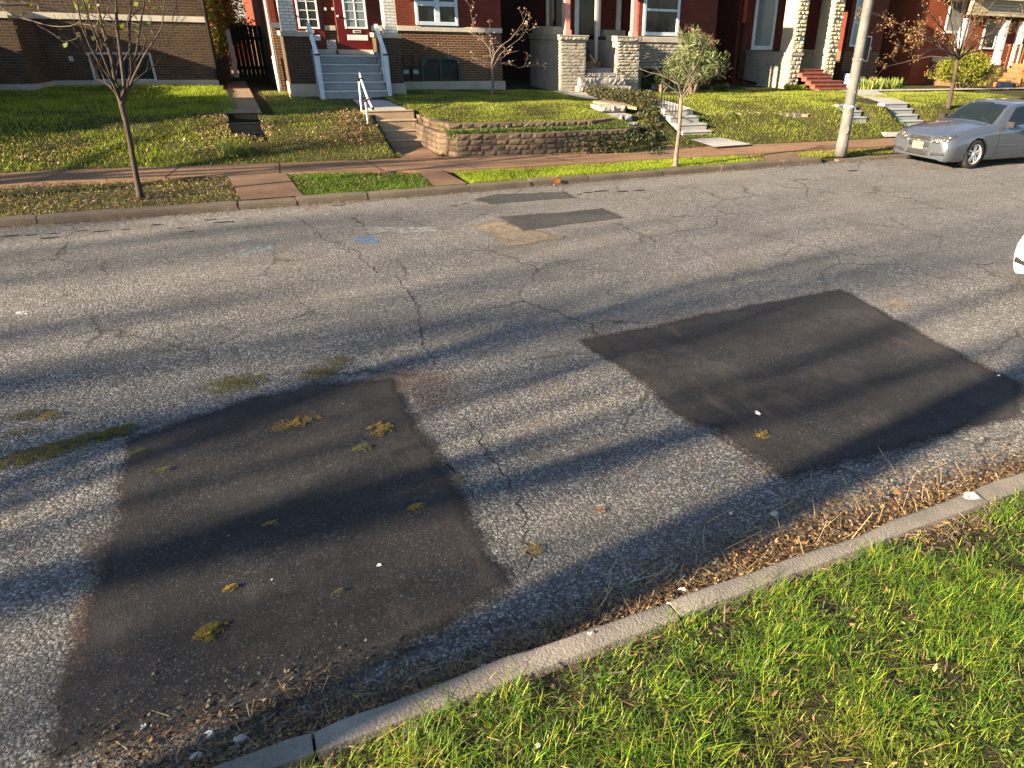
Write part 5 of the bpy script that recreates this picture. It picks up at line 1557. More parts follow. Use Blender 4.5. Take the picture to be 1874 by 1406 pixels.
# yellow tree down the gap
t = thing('yellow_tree', 'sunlit yellow and orange tree at the end of the gap', 'tree', (.1, 30.5, 1))
q = np.random.RandomState(9); L = []
for (u, v, r_) in ((405, 20, .5), (395, 55, .45), (425, 40, .5), (400, 85, .5), (422, 70, .45), (395, 110, .4), (412, 115, .35), (385, 20, .4), (440, 55, .25), (392, -10, .5), (418, -15, .4), (402, 130, .35)):
    c = Yp(u, v, 31); k = 110; L.append(np.array(c) + q.normal(size=(k, 3)) * r_ * .55)
P = np.repeat(np.concatenate(L), 7, 0); P = P + q.normal(size=P.shape) * .08
V, F, cc = leafset(P, .10, [(.42, .36, .05), (.38, .30, .06), (.40, .20, .10), (.20, .25, .05)], 4, asp=.6)
fastmesh('leaves', V, F, LEAF, cc, 4, t)
mb = MB(); bb = Yp(405, 130, 31)
mb.tube([(bb.x, 31, .9), Yp(405, 90, 31), Yp(400, 20, 31)], [.08, .06, .03], 6); mb.tube([Yp(404, 110, 31), Yp(425, 60, 31)], [.04, .02], 5); mb.build('trunk', BARKR, t)
# leafy bough of a tree standing left of the picture
bx = (-7.6, 13.9, .15)
lim = [([(-7.3, 13.9, 2.1), (-6.6, 14.2, 2.5), (-5.9, 14.5, 2.75), tuple(Yp(55, 8, 14.7)), tuple(Yp(110, 20, 14.8))], .05, .01),
       ([(-6.6, 14.2, 2.5), tuple(Yp(-40, -10, 14.3)), tuple(Yp(30, 30, 14.2)), tuple(Yp(80, 45, 14.1))], .03, .007),
       ([(-7.3, 13.9, 2.4), (-6.4, 13.8, 3.2), tuple(Yp(60, -60, 14.0)), tuple(Yp(150, -50, 14.0))], .05, .01),
       ([(-7.3, 13.9, 2.1), (-7.9, 14.2, 3.5), (-8.0, 14.5, 5)], .05, .01), ([(-7.3, 13.9, 2.1), (-6.9, 13.4, 3.5), (-6.5, 13.2, 5)], .05, .01)]
MAPC = [(.11, .14, .02), (.18, .20, .025), (.08, .10, .018), (.14, .10, .04)]
tree('maple', 'leafy bough of a tree reaching in at the top left', 'tree', bx, [bx, (-7.5, 13.9, 1), (-7.3, 13.9, 2.3)], [.16, .13, .11], lim, BARK, 41, 2, spread=.7, up=.1, L=.5, twk=(2, 3),
     leaf=(.09, MAPC, 2, .09, .75), minr=.004)

# street trees further left, outside the picture: they throw the long shadows over the road
def big_tree(x, y, h, r, seed, leaves=0, label='', lean=0):
    q = random.Random(seed); t = thing('street_tree', label, 'tree', (x, y, .1), 'large trees lining the street')
    mb = MB(); mb.tube([(x, y, 0), (x + .03, y, .5), (x + lean * .4, y, h * .35), (x + lean, y + .05, h * .5)], [r * 1.35, r, r * .85, r * .7], 10); mb.build('trunk', BARK, t, smooth=True)
    mb = MB(); tips = []
    for k in range(5):
        a = k * 1.256 + q.random(); d = Vector((math.cos(a), math.sin(a), 1.1))
        branch(mb, (x + lean, y + .05, h * (.36 + .035 * k)), d, h * .26, r * .5, 2 if -20 < x < -15 and y < 5 else 3, q, .6, .35, tips, 5, ratio=.72, kids=(2, 3), minr=.012)
    mb.build('branches', BARK, t, smooth=True)
    if leaves:
        pts = []
        for p, d in tips:
            for k in range(leaves): pts.append(p + Vector((q.gauss(0, .3), q.gauss(0, .3), q.gauss(0, .25))))
        V, F, cc = leafset(pts, .22, MAPC, seed, asp=.7)
        fastmesh('leaves', V, F, LEAF, cc, 4, t)
    return t
TREES = [(-9.2, .80, 12.5, .27, 1, 0), (-17, 1.4, 9, .26, 2, 0), (-27, .4, 10, .34, 3, 0), (-38, .3, 10, .34, 5, 0), (-14.5, 13.6, 8, .2, 6, 0), (-24, 13.4, 10, .3, 7, 1), (-34, 13.6, 11, .3, 8, 1)]
TREES += [(-36, 1.2, 15, .4, 11, 1), (-45, 1.5, 17, .42, 12, 1), (-54, 1.2, 19, .4, 13, 1), (-70, -1.0, 17, .4, 14, 0), (-60, .5, 21, .4, 15, 1), (26, 14.3, 11, .26, 16, 3), (4, -9, 9, .26, 17, 4), (13, -10, 10, .26, 18, 4), (23, -9, 10, .26, 19, 4)]
WH = ['outside the left edge nearest the camera', 'second along the near verge', 'third along the near verge', 'far along the near verge', 'on the far verge past the maple', 'second on the far verge to the left', 'far along the far verge', 'tall, far down the street on the near side', 'tall, further down the street on the near side', 'tall, furthest down the street on the near side', 'in a front yard far down the street', 'tallest, in a front yard at the far end of the street', 'on the far verge right of the silver car', 'in the yard behind the photographer', 'in the yard behind and right of the photographer', 'in the yard furthest right behind the photographer']
for k, (x, y, h, r, sd, lv) in enumerate(TREES): big_tree(x, y, h, r, sd, lv, 'large bare street tree, ' + WH[k])
hd = thing('shade_blocker', 'low leafy blocker added to shade the lawn, outside the left edge in front of the brown house', 'shade_blocker', (-6.4, 22, .9))  # unseen leaf mass, added to keep the lawn by the brown house in shade
q = np.random.RandomState(4); P = np.stack([q.uniform(-7.3, -5.7, 9000), q.uniform(20.0, 24.0, 9000), q.uniform(.9, 2.45, 9000)], 1)
V, F, cc = leafset(P, .16, [(.03, .06, .02), (.05, .08, .02)], 4, asp=.7); fastmesh('foliage', V, F, LEAF, cc, 4, hd)
hd = thing('shade_blocker', 'tall leafy blocker added to shade the lawns and stairs, outside the left edge of the photo', 'shade_blocker', (-13, 17, .9))  # unseen leaf mass, added to shade the lawns, porch pier and grey stairs
q = np.random.RandomState(2); P = np.stack([q.uniform(-14.5, -12, 30000), q.uniform(16.4, 19.8, 30000), q.uniform(.9, 7.9, 30000)], 1)
V, F, cc = leafset(P, .22, [(.03, .06, .02), (.05, .08, .02)], 4, asp=.7); fastmesh('foliage', V, F, LEAF, cc, 4, hd)
# ================================================================== cars
PAINT_S = NT('silver_paint', .28, .5); PAINT_S.b.inputs['Coat Weight'].default_value = .6; PAINT_S.b.inputs['Coat Roughness'].default_value = .05
PAINT_S = PAINT_S.base(PAINT_S.mix(PAINT_S.noise(3, 4), (.085, .10, .128), (.10, .118, .145)), .26, None, .55)
PAINT_W = NT('white_car_paint', .25, .5); PAINT_W.b.inputs['Coat Weight'].default_value = .7
PAINT_W = PAINT_W.base(PAINT_W.mix(PAINT_W.noise(3, 4), (.66, .67, .68), (.72, .73, .74)), .28)
RUBBER = simple('tyre_rubber', (.018, .018, .018), .85, .2)
ALLOY = simple('alloy_rim', (.55, .55, .56), .35, .1, metal=.7)
CHROME = simple('chrome', (.7, .7, .7), .15, .05, metal=1.0)
LAMPG = NT('lamp_glass', .08, .6); LAMPG = LAMPG.base(LAMPG.mix(LAMPG.map(LAMPG.voro(14), .15, .4), (.50, .50, .48), (.06, .06, .06)), .12, LAMPG.bump(LAMPG.voro(20), .8, .02), .35)
CGLASS = m_glass('car_glass', (.006, .009, .010), .03, .22)
BPL = simple('black_plastic', (.022, .022, .022), .55, .2)
def car(name, label, loc, rot, paint, plate=None):
    root = thing(name, label, 'car', loc); root.rotation_euler = (0, 0, rot)
    # local space: +x rearwards (front at x=0), y half width, z up
    # stations: x, halfwidth_low, halfwidth_mid, shoulder z, hood/roof z, halfwidth at top, glasshouse flag
    Wd = .885
    st = [# x, wlow, wmid, wsh, zlow, zmid, zsh, ztop edge, w top, zcentre
        (0.000, .60, .66, .60, .22, .40, .57, .655, .46, .675),
        (0.035, .72, .775, .715, .19, .40, .61, .70, .60, .715),
        (0.11, .79, .84, .795, .18, .42, .645, .735, .68, .755),
        (0.26, .825, .875, .84, .18, .46, .69, .78, .71, .81),
        (0.50, .835, .885, .855, .18, .48, .74, .830, .72, .865),
        (0.95, .85, .893, .87, .18, .50, .80, .890, .735, .935),
        (1.30, .855, .893, .875, .18, .52, .83, .925, .74, .975),
        (1.50, .855, .893, .875, .18, .52, .845, .945, .735, .995),
        (2.15, .855, .893, .872, .18, .54, .875, 1.33, .575, 1.37),
        (2.45, .855, .893, .872, .18, .55, .88, 1.40, .56, 1.445),
        (3.00, .855, .893, .872, .18, .55, .885, 1.415, .56, 1.465),
        (3.50, .855, .893, .872, .18, .55, .89, 1.375, .555, 1.425),
        (4.10, .85, .893, .872, .20, .55, .90, 1.10, .66, 1.15),
        (4.32, .84, .885, .865, .22, .56, .90, 1.00, .70, 1.035),
        (4.60, .80, .86, .83, .26, .56, .88, .975, .68, 1.005),
        (4.80, .72, .79, .74, .30, .54, .83, .93, .60, .95),
        (4.87, .60, .64, .58, .34, .52, .76, .84, .45, .86)]
    xs0 = np.array([s[0] for s in st]); A = np.array([s[1:] for s in st])
    def S_(x):
        i = int(np.clip(np.searchsorted(xs0, x) - 1, 0, len(xs0) - 2)); h_ = xs0[i + 1] - xs0[i]; t_ = min(1, max(0, (x - xs0[i]) / h_))
        out = []
        for k in range(A.shape[1]):
            y = A[:, k]; dl = np.diff(y) / np.diff(xs0)
            def sl(j):
                if j == 0: return dl[0]
                if j == len(y) - 1: return dl[-1]
                a_, b_ = dl[j - 1], dl[j]
                return 0.0 if a_ * b_ <= 0 else 2 * a_ * b_ / (a_ + b_)
            m0, m1 = sl(i) * h_, sl(i + 1) * h_
            out.append(float((2 * t_**3 - 3 * t_**2 + 1) * y[i] + (t_**3 - 2 * t_**2 + t_) * m0 + (-2 * t_**3 + 3 * t_**2) * y[i + 1] + (t_**3 - t_**2) * m1))
        return out
    xs = sorted(set(list(np.round(np.arange(.0, 4.88, .055), 3)) + [round(v, 3) for v in xs0]))
    wheels = ((.95, .335), (3.80, .335))
    AR = .375
    def arch_push(x, z):
        for (wx, wz) in wheels:
            d = math.hypot(x - wx, z - wz)
            if d < AR: return True
        return False
    mb = MB(); N = 21
    rows = []
    sec = []
    for x in xs:
        wl, wm, ws, zl, zm, zs, zt, wt, zc = S_(x)
        pts = [(wl * .96, zl), (wl, zl + .03), (wl + (wm - wl) * .6, zl + (zm - zl) * .45), (wm, zm), (wm - .004, zm + (zs - zm) * .45), (ws + .006, zs - .03), (ws - .012, zs)]
        for k in range(1, 7): # glass side
            f = k / 6; pts.append((ws - .012 + (wt - ws + .012) * f, zs + (zt - zs) * (f ** .92)))
        for k in range(1, 6):
            f = k / 5; pts.append((wt * (1 - f) , zt + (zc - zt) * (1 - (1 - f) ** 2.0)))
        # densify low part
        dens = []
        for a, b in zip(pts[:6], pts[1:7]):
            for k in range(3): dens.append((a[0] + (b[0] - a[0]) * k / 3, a[1] + (b[1] - a[1]) * k / 3))
        sec.append(dens + pts[6:])
    nr = len(sec[0])
    body = bmesh.new(); VV = {}
    def gv(i, j, s):
        key = (i, j, s if j < nr - 1 else 0)
        if key not in VV:
            y, z = sec[i][j]; x = xs[i]
            # round the nose in plan
            y_ = y
            for (wx, wz) in wheels:
                d = math.hypot(x - wx, z - wz)
                if d < AR + .045 and z < .8 and d > 1e-3 and d > AR - .03:
                    pass
            VV[key] = body.verts.new((x, s * y_, z))
        return VV[key]
    gl_i0 = 18 + 1; gl_j = range(19, 19 + 5)
    FG = []
    for s in (-1, 1):
        for i in range(len(xs) - 1):
            for j in range(nr - 1):
                xm = (xs[i] + xs[i + 1]) / 2; zm = (sec[i][j][1] + sec[i][j + 1][1]) / 2
                if arch_push(xm, zm) and j < 18: continue
                f = [gv(i, j, s), gv(i + 1, j, s), gv(i + 1, j + 1, s), gv(i, j + 1, s)]
                if s > 0: f.reverse()
                try: fc = body.faces.new(f)
                except ValueError: continue
                FG.append((fc, i, j, s, xm))
    # nose and tail caps
    for i in (0, len(xs) - 1):
        loop = [gv(i, j, -1) for j in range(nr)] + [gv(i, j, 1) for j in reversed(range(nr - 1))]
        try: body.faces.new(loop if i == 0 else list(reversed(loop)))
        except ValueError: pass
    bmesh.ops.recalc_face_normals(body, faces=body.faces)
    # pull ragged arch rims onto the circle
    for v in body.verts:
        for (wx, wz) in wheels:
            d = math.hypot(v.co.x - wx, v.co.z - wz)
            if AR - .012 < d < AR + .05 and any(e.is_boundary for e in v.link_edges) and v.co.z > .16 and abs(v.co.y) > .5:
                v.co.x = wx + (v.co.x - wx) / d * AR; v.co.z = wz + (v.co.z - wz) / d * AR
    bvh = BVHTree.FromBMesh(body)
    me = bpy.data.meshes.new('body'); body.to_mesh(me); body.free()
    me.polygons.foreach_set('use_smooth', [True] * len(me.polygons)); me.materials.append(paint)
    bo = bpy.data.objects.new('body', me); C.objects.link(bo); bo.parent = root
    m = bo.modifiers.new('e', 'EDGE_SPLIT'); m.split_angle = R(48)
    # helper: panel projected on the body
    def proj(poly, axis, name, mat, off=.006, parent=root, res=.03, side=-1, lab=None, inset=0):
        """poly in (y,z) for axis 'x+', 'x-' or in (x,z) for axis 'y', (x,y) for 'z'"""
        us = [p[0] for p in poly]; vs_ = [p[1] for p in poly]
        u0, u1, v0, v1 = min(us), max(us), min(vs_), max(vs_)
        nu, nv = max(3, int((u1 - u0) / res) + 2), max(3, int((v1 - v0) / res) + 2)
        mb = MB(); rows = []
        def edges_at(v):
            xs_ = []
            for a, b in zip(poly, poly[1:] + poly[:1]):
                if (a[1] - v) * (b[1] - v) <= 0 and a[1] != b[1]:
                    xs_.append(a[0] + (b[0] - a[0]) * (v - a[1]) / (b[1] - a[1]))
            return (min(xs_), max(xs_)) if xs_ else None
        for j in range(nv):
            v = v0 + (v1 - v0) * (j + .001 * (j == 0) - .001 * (j == nv - 1)) / (nv - 1)
            e = edges_at(v)
            if e is None: continue
            row = []
            for i in range(nu):
                u = e[0] + (e[1] - e[0]) * i / (nu - 1)
                if axis == 'x-': o, d = Vector((-2, u, v)), Vector((1, 0, 0))
                elif axis == 'x+': o, d = Vector((7, u, v)), Vector((-1, 0, 0))
                elif axis == 'y': o, d = Vector((u, side * 3, v)), Vector((0, -side, 0))
                else: o, d = Vector((u, v, 4)), Vector((0, 0, -1))
                h = bvh.ray_cast(o, d)
                if h[0] is None: row = None; break
                nn = h[1]
                if nn.dot(d) > 0: nn = -nn
                row.append(tuple(h[0] + nn * off))
            if row: rows.append(row)
        if len(rows) < 2: return None
        mb.grid(len(rows), nu, lambda a, b: rows[a][b])
        o = mb.build(name, mat, smooth=True, fix=False); o.parent = parent
        s_ = o.modifiers.new('s', 'SOLIDIFY'); s_.thickness = off * .9; s_.offset = 0
        if lab: o['label'] = lab
        return o
    sgn = (1, -1)
    # glass
    def hs(x): return S_(x)
    # windscreen from above
    ws = []
    proj([(1.56, -.66), (1.56, .66), (2.22, .50), (2.22, -.50)], 'z', 'windscreen', CGLASS, .004, res=.05)
    proj([(3.52, -.50), (3.52, .50), (4.12, .60), (4.12, -.60)], 'z', 'rear_window', CGLASS, .004, res=.05)
    for s in (-1, 1):
        proj([(1.85, .925), (2.40, 1.345), (2.66, 1.365), (2.70, .935)], 'y', 'side_window', CGLASS, .004, side=s, res=.05)
        proj([(2.80, .935), (2.76, 1.37), (3.30, 1.36), (3.62, 1.20), (3.72, .94)], 'y', 'side_window', CGLASS, .004, side=s, res=.05)
        # door seams and handles
        for xd in (1.62, 2.74, 3.55):
            proj([(xd, .30), (xd + .012, .30), (xd + .012, .90), (xd, .90)], 'y', 'door_seam', BPL, .003, side=s, res=.05)
        proj([(1.4, .505), (4.2, .50), (4.2, .53), (1.4, .535)], 'y', 'side_moulding', paint, .016, side=s, res=.08)
        for xd in (2.48, 3.35):
            proj([(xd, .80), (xd + .17, .80), (xd + .17, .83), (xd, .83)], 'y', 'door_handle', paint, .03, side=s, res=.04)
        # mirror
        mb = MB()
        ym = s * .98
        prism(mb, [(1.78, ym - .10), (1.90, ym - .10), (1.94, ym + .10), (1.80, ym + .11)], .93, 1.05)
        mb.box(1.84, 1.90, s * .84, s * .93, .93, .97)
        o = mb.build('wing_mirror', BPL, bevel=.025, seg=2); o.parent = root
        # headlamp: sweeps back round the corner
        a = proj([(.36, .62), (.42, .69), (.60, .745), (.76, .77), (.785, .72), (.72, .62), (.52, .575), (.38, .575)] if s > 0 else [(-.36, .62), (-.42, .69), (-.60, .745), (-.76, .77), (-.785, .72), (-.72, .62), (-.52, .575), (-.38, .575)], 'x-', 'headlight', LAMPG, .010, res=.03)
        proj([(.40, .29), (.76, .30), (.75, .385), (.40, .38)] if s > 0 else [(-.40, .29), (-.76, .30), (-.75, .385), (-.40, .38)], 'x-', 'lower_vent', BPL, .008, res=.04)
        proj([(.45, .70), (.84, .72), (.83, .86), (.45, .84)] if s > 0 else [(-.45, .70), (-.84, .72), (-.83, .86), (-.45, .84)], 'x+', 'tail_light', simple('tail_red', (.30, .01, .01), .2), .008, res=.04)
    proj([(-.32, .61), (.32, .61), (.28, .685), (-.28, .685)], 'x-', 'upper_grille', BPL, .006, res=.03)
    proj([(-.28, .46), (.28, .46), (.31, .56), (-.31, .56)], 'x-', 'grille', BPL, .006, res=.03)
    proj([(-.31, .27), (.31, .27), (.31, .37), (-.31, .37)], 'x-', 'lower_grille', BPL, .006, res=.03)
    for s in (-1, 1):
        proj([(s * .31, .27), (s * .325, .27), (s * .345, .60), (s * .33, .60)] if s > 0 else [(-.325, .27), (-.31, .27), (-.33, .60), (-.345, .60)], 'x-', 'grille_trim', CHROME, .012, res=.03)
    # emblem: small gold cross shaped badge
    mb = MB(); pz_ = .592
    for P in ([(-.045, -.008), (.045, -.008), (.045, .008), (-.045, .008)], [(-.02, -.018), (.024, -.018), (.02, .018), (-.024, .018)]):
        mb.face([(-.022, p[0], pz_ + p[1]) for p in P])
    o = mb.build('badge', simple('gold_badge', (.6, .42, .12), .3, metal=.5)); o.parent = root; m = o.modifiers.new('s', 'SOLIDIFY'); m.thickness = .006
    # plate
    if plate:
        mb = MB(); mb.box(-.035, -.020, -.155, .155, .405, .555); o = mb.build('number_plate', simple('cream_plate', (.42, .35, .15), .5, .06), bevel=.004); o.parent = root
        cu = bpy.data.curves.new('plate_text', 'FONT'); cu.body = plate; cu.size = .105; cu.align_x = 'CENTER'; cu.align_y = 'CENTER'; cu.extrude = .001
        to = bpy.data.objects.new('plate_text', cu); C.objects.link(to); to.parent = o
        to.location = (-.037, 0, .478); to.rotation_euler = (R(90), 0, R(-90)); cu.materials.append(simple('plate_ink', (.10, .09, .05), .6))
        dg = bpy.context.evaluated_depsgraph_get(); dg.update(); tm = bpy.data.meshes.new_from_object(to.evaluated_get(dg)); t2 = bpy.data.objects.new('plate_text', tm); C.objects.link(t2)
        t2.parent = o; t2.location = to.location; t2.rotation_euler = to.rotation_euler; bpy.data.objects.remove(to); t2.name = 'plate_text'
    # bonnet shut lines, wipers
    for s in (-1, 1):
        proj([(.55, s * .66), (.55, s * .672), (1.5, s * .735), (1.5, s * .723)], 'z', 'bonnet_seam', BPL, .002, res=.08)
    mb = MB(); mb.bar((1.56, -.55, 1.01), (1.78, -.05, 1.115), .015, .012); mb.bar((1.56, .10, 1.02), (1.80, .55, 1.10), .015, .012)
    o = mb.build('wiper', BPL); o.parent = root
    # wheels
    for (wx, wz) in wheels:
        for s in (-1, 1):
            yo = s * .875; yi = s * .66
            mb = MB(); n = 36
            prof = [(.20, yi), (.315, yi), (.332, yi + s * .02), (.334, yo - s * .03), (.322, yo - s * .004), (.27, yo), (.235, yo - s * .004), (.225, yo - s * .02)]
            mb.grid(n + 1, len(prof), lambda a, b: (wx + prof[b][0] * math.cos(2 * math.pi * a / n), prof[b][1], wz + prof[b][0] * math.sin(2 * math.pi * a / n)))
            ty = mb.build('tyre', RUBBER, smooth=True); ty.parent = root
            mb = MB()
            pr = [(.232, yo - s * .012), (.222, yo - s * .010), (.212, yo - s * .03), (.205, yo - s * .09)]
            mb.grid(n + 1, len(pr), lambda a, b: (wx + pr[b][0] * math.cos(2 * math.pi * a / n), pr[b][1], wz + pr[b][0] * math.sin(2 * math.pi * a / n)))
            for k in range(5):
                a = 2 * math.pi * k / 5 + .3; c, sn = math.cos(a), math.sin(a); tx, tz = -sn, c
                def pt(r_, w_, y_): return (wx + c * r_ + tx * w_, y_, wz + sn * r_ + tz * w_)
                for q_ in (-1, 1):
                    mb.face([pt(.04, q_ * .012, yo - s * .03), pt(.04, q_ * .042, yo - s * .034), pt(.218, q_ * .060, yo - s * .022), pt(.218, q_ * .016, yo - s * .016)])
                    mb.face([pt(.04, q_ * .042, yo - s * .034), pt(.218, q_ * .060, yo - s * .022), pt(.214, q_ * .060, yo - s * .06), pt(.04, q_ * .042, yo - s * .06)])
                    mb.face([pt(.04, q_ * .012, yo - s * .03), pt(.218, q_ * .016, yo - s * .016), pt(.214, q_ * .016, yo - s * .05), pt(.04, q_ * .012, yo - s * .05)])
            mb.tube([(wx, yo - s * .06, wz), (wx, yo - s * .022, wz)], [.058, .045], 16)
            ri = mb.build('rim', ALLOY); ri.parent = ty
            mb = MB(); mb.tube([(wx, yi, wz), (wx, yo - s * .10, wz)], [.225, .225], 24); o = mb.build('brake_disc', BPL); o.parent = ty
            # wheel housing
            mb = MB(); m2 = 18
            mb.grid(m2 + 1, 2, lambda a, b: (wx + AR * math.cos(math.pi * 1.16 * a / m2 - .25), s * (.50 if b else .868), wz + AR * math.sin(math.pi * 1.16 * a / m2 - .25)))
            mb.face([(wx + AR * math.cos(t_), s * .5, wz + AR * math.sin(t_)) for t_ in [2 * math.pi * k / 20 for k in range(20)]])
            o = mb.build('wheel_housing', BPL, fix=False); o.parent = root
    mb = MB(); mb.box(.25, 4.6, -.72, .72, .19, .30); o = mb.build('floor_pan', BPL); o.parent = root
    return root
car('silver_car', 'silver saloon parked at the far kerb facing left with a cream number plate', (14.92, 12.40, 0), 0, PAINT_S, '1L 98M')
car('white_car', 'white car at the right edge with only its rounded front corner showing', (8.44, 4.47, 0), 0, PAINT_W)
# ================================================================== grass, straw, leaves, litter
GRASS = m_vcol('grass_blade', .5, .35, .45, .15)
DRY = m_vcol('dry_litter', .85, .15, .1, .3)
def nz(x, y, s, o=0):
    return np.array([noise.noise(Vector((a * s, b * s, o))) for a, b in zip(x, y)])
# --- near verge, real blades
q = np.random.RandomState(5)
n = 205000
x = q.uniform(-.9, 8.4, n); y = q.uniform(-.4, KN - KW + .05, n)
dn = nz(x, y, 1.6) * .5 + nz(x, y, 5.5, 4) * .5
keep = (q.uniform(-.42, .28, n) < dn + .06) & ((y < KN - KW - .03 + .05 * np.sin(x * 7) * np.sin(x * 2.3 + 1)) | (q.random_sample(n) < .25))
ey = KN - KW - y
keep &= ~((np.abs(x - 3.35 - ey * .3) < .35) & (ey < .28) & (q.random_sample(n) < .8))
x, y, dn = x[keep], y[keep], dn[keep]; n = len(x)
z = np.array([verge_z(a, b) for a, b in zip(x, y)]) - .004
Hh = (.024 + .05 * q.random_sample(n) ** 1.8) * (1 + 1.3 * np.clip(dn, -.45, .7)); tall = q.random_sample(n) < .04; Hh[tall] *= 1.7
cols = np.array([(.08, .18, .018), (.13, .27, .022), (.34, .42, .032), (.04, .085, .013), (.28, .30, .06), (.34, .28, .12)])
pr = [.3, .28, .19, .13, .06, .04]
c = cols[q.choice(6, n, p=pr)] * q.uniform(.75, 1.25, (n, 1))
yel = np.clip(nz(x, y, .9, 9) * 1.6, 0, .55)[:, None]
c = c * (1 - yel) + np.array([.27, .29, .035]) * yel
# clumped azimuths
az = nz(x, y, 3.0, 2) * 7 + q.normal(0, 1.7, n)
V, F, cc = blade_arrays(np.stack([x, y, z], 1), Hh, q.uniform(.0022, .0046, n), az, q.uniform(.3, 2.0, n), c)
o = fastmesh('near_grass', V, F, GRASS, cc, 4); o['kind'] = 'stuff'; o['label'] = 'bright green lawn grass on the near verge'
# low broad leaved weeds between the blades
P = []
for k in range(330):
    a, b = q.uniform(-.5, 6), q.uniform(-.3, 1.98); zz = verge_z(a, b)
    for j in range(q.randint(5, 12)): P.append((a + q.normal(0, .03), b + q.normal(0, .03), zz + .015 + .02 * q.random_sample()))
V, F, cc = leafset(P, .024, [(.12, .20, .03), (.16, .26, .04), (.09, .15, .03)], 3, flat=True, asp=.8)
o = fastmesh('clover', V, F, LEAF, cc, 4); o['kind'] = 'stuff'
# dead leaves and straw over the verge
def bits(name, xy, z0, ln, wd, cols, seed, mat, lift=.01, tilt=.25, curl=.3, lab=None, zfun=None, az=None):
    q = np.random.RandomState(seed); n = len(xy)
    xy = np.asarray(xy); a = q.uniform(0, 2 * math.pi, n) if az is None else az + q.normal(0, .5, n)
    L = ln[0] + (ln[1] - ln[0]) * q.random_sample(n) ** 1.7; W = q.uniform(wd[0], wd[1], n)
    zz = (np.array([zfun(p[0], p[1]) for p in xy]) if zfun else np.full(n, z0)) + q.uniform(.001, lift, n)
    d = np.stack([np.cos(a), np.sin(a), q.normal(0, tilt, n)], 1); s = np.stack([-np.sin(a), np.cos(a), q.normal(0, tilt, n)], 1)
    c = np.stack([xy[:, 0], xy[:, 1], zz + np.abs(d[:, 2]) * L * .5 + np.abs(s[:, 2]) * W * .5], 1)
    up = np.array([0, 0, 1.]) * (curl * W)[:, None]
    if wd[1] > .012:
        V = np.stack([c - d * L[:, None] / 2 + up * .4, c + s * W[:, None] / 2 + d * L[:, None] * .1, c + d * L[:, None] / 2 + up, c - s * W[:, None] * .45], 1)
    else: V = np.stack([c - d * L[:, None] / 2 - s * W[:, None] / 2 + up * .3, c - d * L[:, None] / 2 + s * W[:, None] / 2, c + d * L[:, None] / 2 + s * W[:, None] * .3 + up, c + d * L[:, None] / 2 - s * W[:, None] * .4], 1)
    cols = np.asarray(cols); cc = cols[q.randint(0, len(cols), n)] * q.uniform(.65, 1.25, (n, 1))
    o = fastmesh(name, V.reshape(-1, 3), np.arange(n * 4).reshape(n, 4), mat, np.clip(cc, 0, 1), 4); o['kind'] = 'stuff'
    if lab: o['label'] = lab
    return o
STRAW = [(.30, .19, .09), (.40, .27, .11), (.26, .155, .065), (.46, .34, .18), (.18, .10, .045)]
DEAD = [(.16, .085, .045), (.10, .055, .03), (.24, .14, .07), (.07, .05, .035), (.30, .20, .11)]
GREYL = [(.12, .10, .08), (.08, .065, .05), (.18, .15, .12), (.05, .045, .04), (.24, .20, .16)]
m = 1000
bits('dead_leaves', np.stack([q.uniform(-.6, 6.4, m), q.uniform(-.3, 2.05, m)], 1), 0, (.012, .042), (.006, .022), DEAD + [(.22, .14, .07), (.17, .09, .045)], 2, DRY, .05, .5, .5, zfun=verge_z)
m = 6000
bits('thatch', np.stack([q.uniform(-.6, 6.4, m), q.uniform(-.3, 2.05, m)], 1), 0, (.015, .07), (.0015, .004), DEAD + STRAW[2:] + [(.33, .25, .12)], 63, DRY, .03, .3, .3, zfun=verge_z)
m = 700
bits('dry_stems', np.stack([q.uniform(-.6, 6.4, m), q.uniform(-.3, 2.07, m)], 1), 0, (.03, .17), (.0015, .004), STRAW, 3, DRY, .05, .2, 0, zfun=verge_z)
m = 900
xx = np.concatenate([q.normal(3.5, .35, m // 2), q.uniform(-.3, 6, m - m // 2)]); yy = KN - KW - np.abs(q.normal(0, .10, m))
bits('verge_edge_thatch', np.stack([xx, yy], 1), 0, (.015, .10), (.002, .008), STRAW[:3] + GREYL, 4, DRY, .02, .2, .2, zfun=verge_z)
# gutter debris along the near kerb
n_ = NT('gutter_dirt', .95, .1)
ge = n_.attr('Edge').outputs['Fac']
n_.base(n_.mix(n_.noise(25, 4, .7), (.035, .025, .018), (.085, .06, .04)), .95, n_.bump(n_.noise(60, 4, .7), .9, .01))
n_.put(n_.b.inputs['Alpha'], n_.map(n_.math('SUBTRACT', ge, n_.noise(9, 5, .75)), -.25, .15, 0, .9))
mb = MB(); ev = []
for k in range(90):
    xx_ = -2 + k * .1; ww = ip(xx_, [-1, .3, .9, 1.6, 2.4, 2.9, 3.4, 4.2, 6.5], [.20, .14, .13, .22, .36, .40, .33, .24, .20])
    for d_, e_ in ((-.02, 1.0), (.3, .8), (.7, .4), (1.1, 0.0)): mb.vert((xx_, KN + d_ * ww, .0075)); ev.append(e_)
for k in range(89):
    for j in range(3): mb.f.append((k * 4 + j, k * 4 + 4 + j, k * 4 + 5 + j, k * 4 + 1 + j)); mb.c.append(None)
o = mb.build('gutter_dirt', n_.m); at = o.data.attributes.new('Edge', 'FLOAT', 'POINT'); at.data.foreach_set('value', ev); o['kind'] = 'structure'
